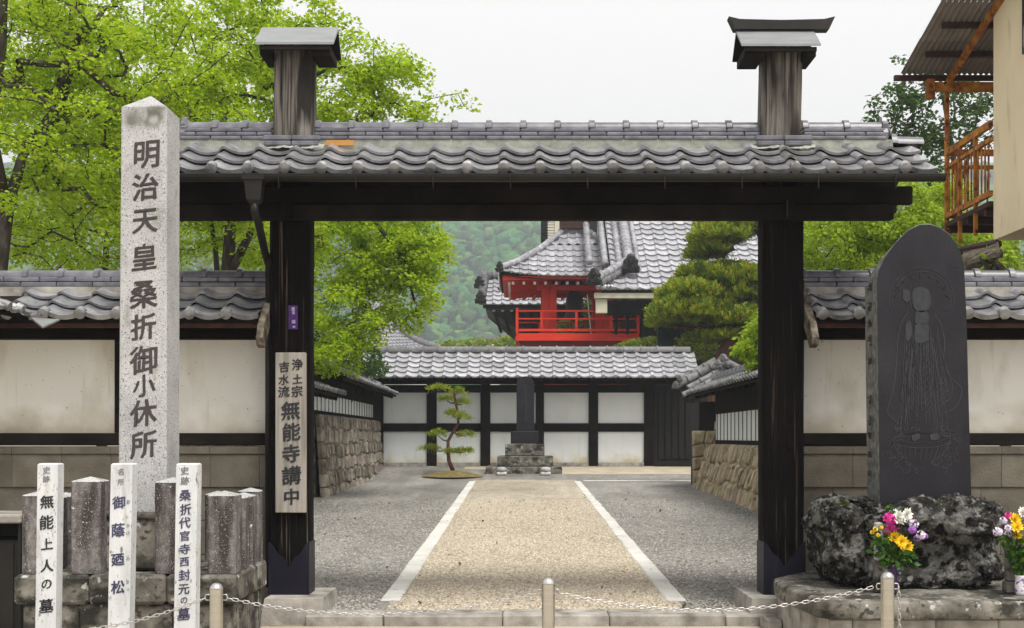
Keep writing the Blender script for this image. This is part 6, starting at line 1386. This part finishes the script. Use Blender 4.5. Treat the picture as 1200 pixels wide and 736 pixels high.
# big tree at the far left
d = 15.5
T('leafy_tree', 'big spring-green tree with a dark leaning trunk and forked limbs at the far left', 'tree',
  [[(X(-22, d), d, 0), (X(-15, d), d, 1.6), (X(-8, d), d, 3.0), (X(8, d), d, 4.4), (X(28, d), d, 5.2)], [4, (X(58, d), d + .3, 5.85), (X(64, d), d + .4, 6.7), (X(72, d), d + .6, 7.6), (X(100, d), d + .6, 8.3)], [3, (X(5, d), d - .4, 5.4), (X(22, d), d - .5, 6.4), (X(30, d), d - .6, 7.6), (X(60, d), d - .6, 8.8)], [5, (X(95, d), d - .2, 6.5), (X(130, d), d - .2, 7.0)]],
  [pb(40, 120, d, 190, 150, 2.2), pb(150, 60, d + 1, 150, 120, 2.0), pb(-30, 40, d, 120, 120, 2), pb(70, 230, d + 1.5, 150, 90, 1.6), pb(230, 150, d + 2, 110, 90, 1.6)], 560, 90, .062, M['leafA'], M['bark'], .17, 31)
d = 19
T('leafy_tree', 'spring-green tree with twin trunks seen under the gate eave beyond the left wall', 'tree',
  [[(X(262, d), d, 0), (X(262, d), d, 2.2), (X(266, d), d, 4.0), (X(272, d), d, 5.2), (X(262, d), d, 6.6)], [1, (X(250, d), d + .5, 3.2), (X(243, d), d + .5, 4.6), (X(225, d), d + .4, 6.0)], [2, (X(300, d), d - .2, 4.8), (X(330, d), d - .2, 6.0), (X(350, d), d, 7.2)]],
  [pb(270, 90, d, 170, 90, 2.6), pb(370, 110, d, 110, 75, 2.2), pb(210, 210, d + .5, 150, 90, 2.4), pb(310, 250, d, 100, 70, 2.0), pb(450, 140, d - .5, 62, 30, 1.2), pb(420, 80, d, 60, 50, 1.3), pb(330, 30, d, 70, 40, 1.5), pb(505, 128, d - .5, 42, 14, .8), pb(535, 132, d - .5, 26, 10, .6), pb(470, 100, d, 40, 30, 1.0)], 500, 85, .074, M['leafA'], M['bark'], .16, 32)
d = 24
T('leafy_tree', 'spreading tree whose leafy boughs hang over the farther left courtyard wall', 'tree',
  [[(X(330, d), d + 1, 0), (X(338, d), d + 1, 2.4), (X(350, d), d + .6, 4.4), (X(372, d), d + .2, 5.6)], [3, (X(410, d), d, 6.05), (X(445, d), d - .2, 5.7), (X(475, d), d - .3, 5.0), (X(487, d), d - .3, 4.2)], [3, (X(395, d), d, 6.9), (X(430, d), d, 7.6)]],
  [pb(508, 300, d, 20, 30, .8), pb(515, 268, d, 16, 12, .8), pb(500, 350, d, 16, 30, .7), pb(400, 300, d, 70, 55, 1.6), pb(450, 300, d, 60, 40, 1.5), pb(405, 370, d - .4, 48, 50, 1.4), pb(395, 420, d - .5, 36, 22, 1.2), pb(475, 345, d, 34, 50, 1.0), pb(490, 280, d, 34, 22, 1.2), pb(440, 250, d, 80, 40, 1.6), pb(488, 388, d - .2, 20, 22, .6), pb(430, 392, d - .3, 20, 34, .8)], 400, 75, .08, M['leafA'], M['bark'], .15, 33, spread=.28)
d = 30
T('leafy_tree', 'dense background tree filling the view behind the far left trees', 'tree',
  [[(X(120, d), d, 0), (X(118, d), d, 4), (X(130, d), d, 8)], [1, (X(60, d), d, 7), (X(20, d), d, 10)]],
  [pb(40, 200, d, 160, 120, 3), pb(180, 220, d, 150, 100, 3), pb(330, 230, d, 110, 80, 3), pb(130, 100, d, 150, 80, 3), pb(0, 60, d, 120, 120, 3), pb(300, 130, d, 90, 50, 3), pb(40, 280, d, 140, 50, 3), pb(240, 290, d, 150, 40, 3)], 460, 80, .12, M['leafA'], M['bark'], .15, 34, spread=.6, step=.9)
# yellow-green trees right
d = 24
T('maple_tree', 'bright yellow-green maple behind the right wall between gate and house', 'tree',
  [[(X(1010, d), d, 0), (X(1012, d), d, 2.4), (X(1030, d), d, 4.2)]],
  [pb(985, 290, d, 60, 48, 1.8), pb(1050, 270, d, 60, 60, 1.8), pb(1100, 250, d, 40, 40, 1.5), pb(1000, 270, d, 40, 20, 1.5), pb(1120, 290, d, 50, 30, 1.5)], 330, 110, .075, M['leafD'], M['bark'], .12, 35, spread=.32, droop=.6)
d = 22.5
T('maple_tree', 'small yellow-green maple sprays just inside the right gate post', 'tree',
  [[(X(905, d), d, 0), (X(903, d), d, 1.6), (X(896, d), d, 2.9)]],
  [pb(884, 408, d, 17, 26, .6), pb(889, 372, d, 10, 20, .5), pb(900, 400, d, 20, 40, .7), pb(876, 425, d, 10, 12, .4)], 46, 75, .085, M['leafD'], M['bark'], .06, 36, spread=.2, droop=.6, step=.25)
d = 31
T('sparse_tree', 'thin dark tree with airy foliage rising behind the rusty balcony', 'tree',
  [[(X(1118, d), d, 0), (X(1122, d), d, 5), (X(1124, d), d, 7.8), (X(1112, d), d, 9.5), (X(1100, d), d, 11)], [2, (X(1140, d), d, 9.2), (X(1150, d), d, 10.5)], [1, (X(1095, d), d, 7.6), (X(1075, d), d, 9)]],
  [pb(1050, 130, d, 32, 34, 1.2), pb(1100, 130, d, 50, 50, 1.6), pb(1060, 80, d, 22, 22, .8), pb(1150, 150, d, 30, 40, 1.2), pb(1080, 180, d, 50, 30, 1.2), pb(1040, 130, d, 26, 14, 1.0), pb(1080, 215, d, 30, 25, 1.2)], 170, 24, .13, M['leafE'], M['bark'], .12, 37, spread=.30)
T('background_tree', 'broad green tree behind the maple beyond the right wall', 'tree',
  [[(X(1180, 34), 34, 0), (X(1175, 34), 34, 4)]], [pb(1010, 315, 34, 80, 40, 2), pb(1120, 300, 34, 80, 50, 2), pb(1200, 280, 34, 60, 60, 2)], 150, 80, .17, M['leafD'], M['bark'], .2, 38, spread=.6, step=.9)
# clipped hedges
bush('azalea_hedge', 'clipped yellow-green azalea bank seen through the bell tower gallery', 'hedge', [pb(662, 388, 54.6, 22, 13, 1.0), pb(700, 372, 54.6, 24, 28, 1.0), pb(748, 388, 54.6, 30, 18, 1.0), pb(700, 405, 54.6, 90, 20, 1.0)], 12000, .12, M['leafH'], 41, (4.0, 54.6, .6))
bush('azalea_hedge', 'clipped azalea mounds above the right end of the back wall roof', 'hedge', [pb(770, 405, 41, 45, 10, 1), pb(850, 425, 41, 26, 16, 1), pb(870, 418, 41, 22, 14, 1), pb(735, 408, 41, 20, 5, .6), pb(820, 412, 41, 40, 9, 1)], 9000, .09, M['leafH'], 42, (6.4, 41, .6))
bush('background_shrub', 'yellow-green shrubs at the foot of the hills left of the tower', 'shrub', [pb(560, 412, 90, 60, 14, 4), pb(610, 405, 90, 30, 14, 3), pb(500, 415, 90, 50, 12, 4)], 6000, .3, M['leafH'], 43, (-3, 90, .6))
bush('court_shrub', 'dark green shrub growing behind the farther left courtyard wall', 'shrub', [pb(430, 420, 31, 18, 18, .8), pb(395, 400, 28, 30, 30, .8), pb(440, 432, 33, 16, 10, .6)], 3500, .09, M['leafE'], 44, (-5.2, 30, .3))
# sprig on the awning
bush('ivy_sprig', 'small ivy sprig with pale new leaves on the awning edge of the house', 'plant', [pb(1158, 296, 13, 7, 5, .1), pb(1168, 308, 13, 7, 5, .1), pb(1150, 300, 13, 4, 3, .1)], 34, .06, M['leafD'], 45, tuple(P(1174, 322, 13)))

# ================================================================ hills
M['forest'] = mat('forest_canopy', [(.004, .02, .010), (.02, .065, .022), (.07, .17, .035), (.13, .26, .05)], scale=(.05,) * 3, detail=10, world_co=True, rough=1, bump=1.0, bscale=(.12,) * 3, bdist=6, rnd=0,
                  layers=[((.012, .012, .02), .55, .65, (.06, .14, .03), 4), ((.010, .010, .016), .34, .44, (.028, .032, .030), 6, 'noise', 0)])
def hill(name, y0, y1, x0, x1, hfun, nx, ny, amp, sc, seed):
    mb = MB()
    def f(u, v):
        x, y = x0 + (x1 - x0) * u, y0 + (y1 - y0) * v; h = hfun(u, v); p = Vector((x * sc, y * sc, seed)); return (x, y, h + (noise.fractal(p, 1, 2, 4) * amp + abs(noise.noise(p * 9)) * amp * .35) * min(1, h / 15))
    mb.grid(f, nx, ny); return structure(mb.build(name, M['forest'], None, True, False))
hill('mountain', 420, 1000, -520, 620, lambda u, v: -5 + 158 * min(1, v * 2.4) ** .9, 260, 150, 12, .012, 3)
hill('foothill', 230, 420, -300, 330, lambda u, v: -3 + 34 * math.sin(min(1, v * 1.3) * 1.57) * (1.1 - u * .45), 200, 60, 5, .03, 8)
# tree crowns on the slope
def crowns(name, n, x0, x1, y0, y1, hf, rmin, rmax, seed):
    r = np.random.default_rng(seed); bm = bmesh.new(); bmesh.ops.create_icosphere(bm, subdivisions=2, radius=1); V0 = np.array([v.co[:] for v in bm.verts]); F0 = np.array([[v.index for v in f.verts] for f in bm.faces]); bm.free()
    x = r.uniform(x0, x1, n); y = r.uniform(y0, y1, n); z = np.array([hf(a, b) for a, b in zip(x, y)]); s = r.uniform(rmin, rmax, n)
    v = V0[None] * (1 + .22 * r.normal(size=(n, len(V0), 1)).clip(-1.4, 1.4)) * s[:, None, None] * np.array([1, 1, .9]) + np.stack([x, y, z + s * .35], 1)[:, None]
    f = F0[None] + (np.arange(n) * len(V0))[:, None, None]
    return stuff(mesh_np(name, v.reshape(-1, 3), f.reshape(-1, 3), M['crownfar'], None))
M['crownfar'] = mat('far_tree_crown', [(.03, .09, .025), (.06, .15, .035)], scale=(.6,) * 3, rnd=.85, hue=.04, island=True, rough=1, bump=0, spec=0, layers=[((1.2,) * 3, .5, .7, (.015, .05, .015), 3)])
def surf(hfun, x0, x1, y0, y1, amp, sc, seed):
    def g(x, y):
        u, v = (x - x0) / (x1 - x0), (y - y0) / (y1 - y0); h = hfun(u, v); p = Vector((x * sc, y * sc, seed)); return h + (noise.fractal(p, 1, 2, 4) * amp + abs(noise.noise(p * 9)) * amp * .35) * min(1, h / 15)
    return g
crowns('hillside_forest', 9500, -190, 60, 425, 690, surf(lambda u, v: -5 + 158 * min(1, v * 2.4) ** .9, -520, 620, 420, 1000, 12, .012, 3), 1.7, 4.0, 3)
crowns('foothill_woods', 2600, -75, 40, 235, 330, surf(lambda u, v: -3 + 34 * math.sin(min(1, v * 1.3) * 1.57) * (1.1 - u * .45), -300, 330, 230, 420, 5, .03, 8), 1.4, 2.8, 4)
fb = thing('far_house', (X(573, 220), 222, 0), 'tiny white house at the foot of the wooded hills', 'house')
d = 215; MB().box(X(566, d), X(585, d), d, d + 5, 0, Z(398, d)).build('wall', M['whitepaint'], fb); MB().prism([(X(564, d), Z(398, d)), (X(587, d), Z(398, d)), (X(580, d), Z(393.5, d)), (X(571, d), Z(393.5, d))], d - .5, d + 5.5).build('roof', M['tile_old'], fb)
for px in (570, 576, 581): MB().box(X(px, d), X(px + 2, d), d - .1, d - .01, Z(403, d), Z(400.5, d)).build('window', M['black'], fb)

# ---------------------------------------------------------------- air
hz = MB().box(-620, 640, -20, 1020, -3, 260).build('haze', [], None) if False else None
hm = bpy.data.materials.new('pale_haze'); hm.use_nodes = True; hn = hm.node_tree; hn.nodes.clear(); pv = hn.nodes.new('ShaderNodeVolumePrincipled'); ho = hn.nodes.new('ShaderNodeOutputMaterial')
pv.inputs['Color'].default_value = (.84, .92, 1.0, 1); pv.inputs['Density'].default_value = .00092; pv.inputs['Anisotropy'].default_value = 0.2; hn.links.new(pv.outputs[0], ho.inputs['Volume'])
mb = MB(); mb.box(-2550, 2550, -41, 3050, -1.05, 215); o = mb.build('haze', hm, None); stuff(o)
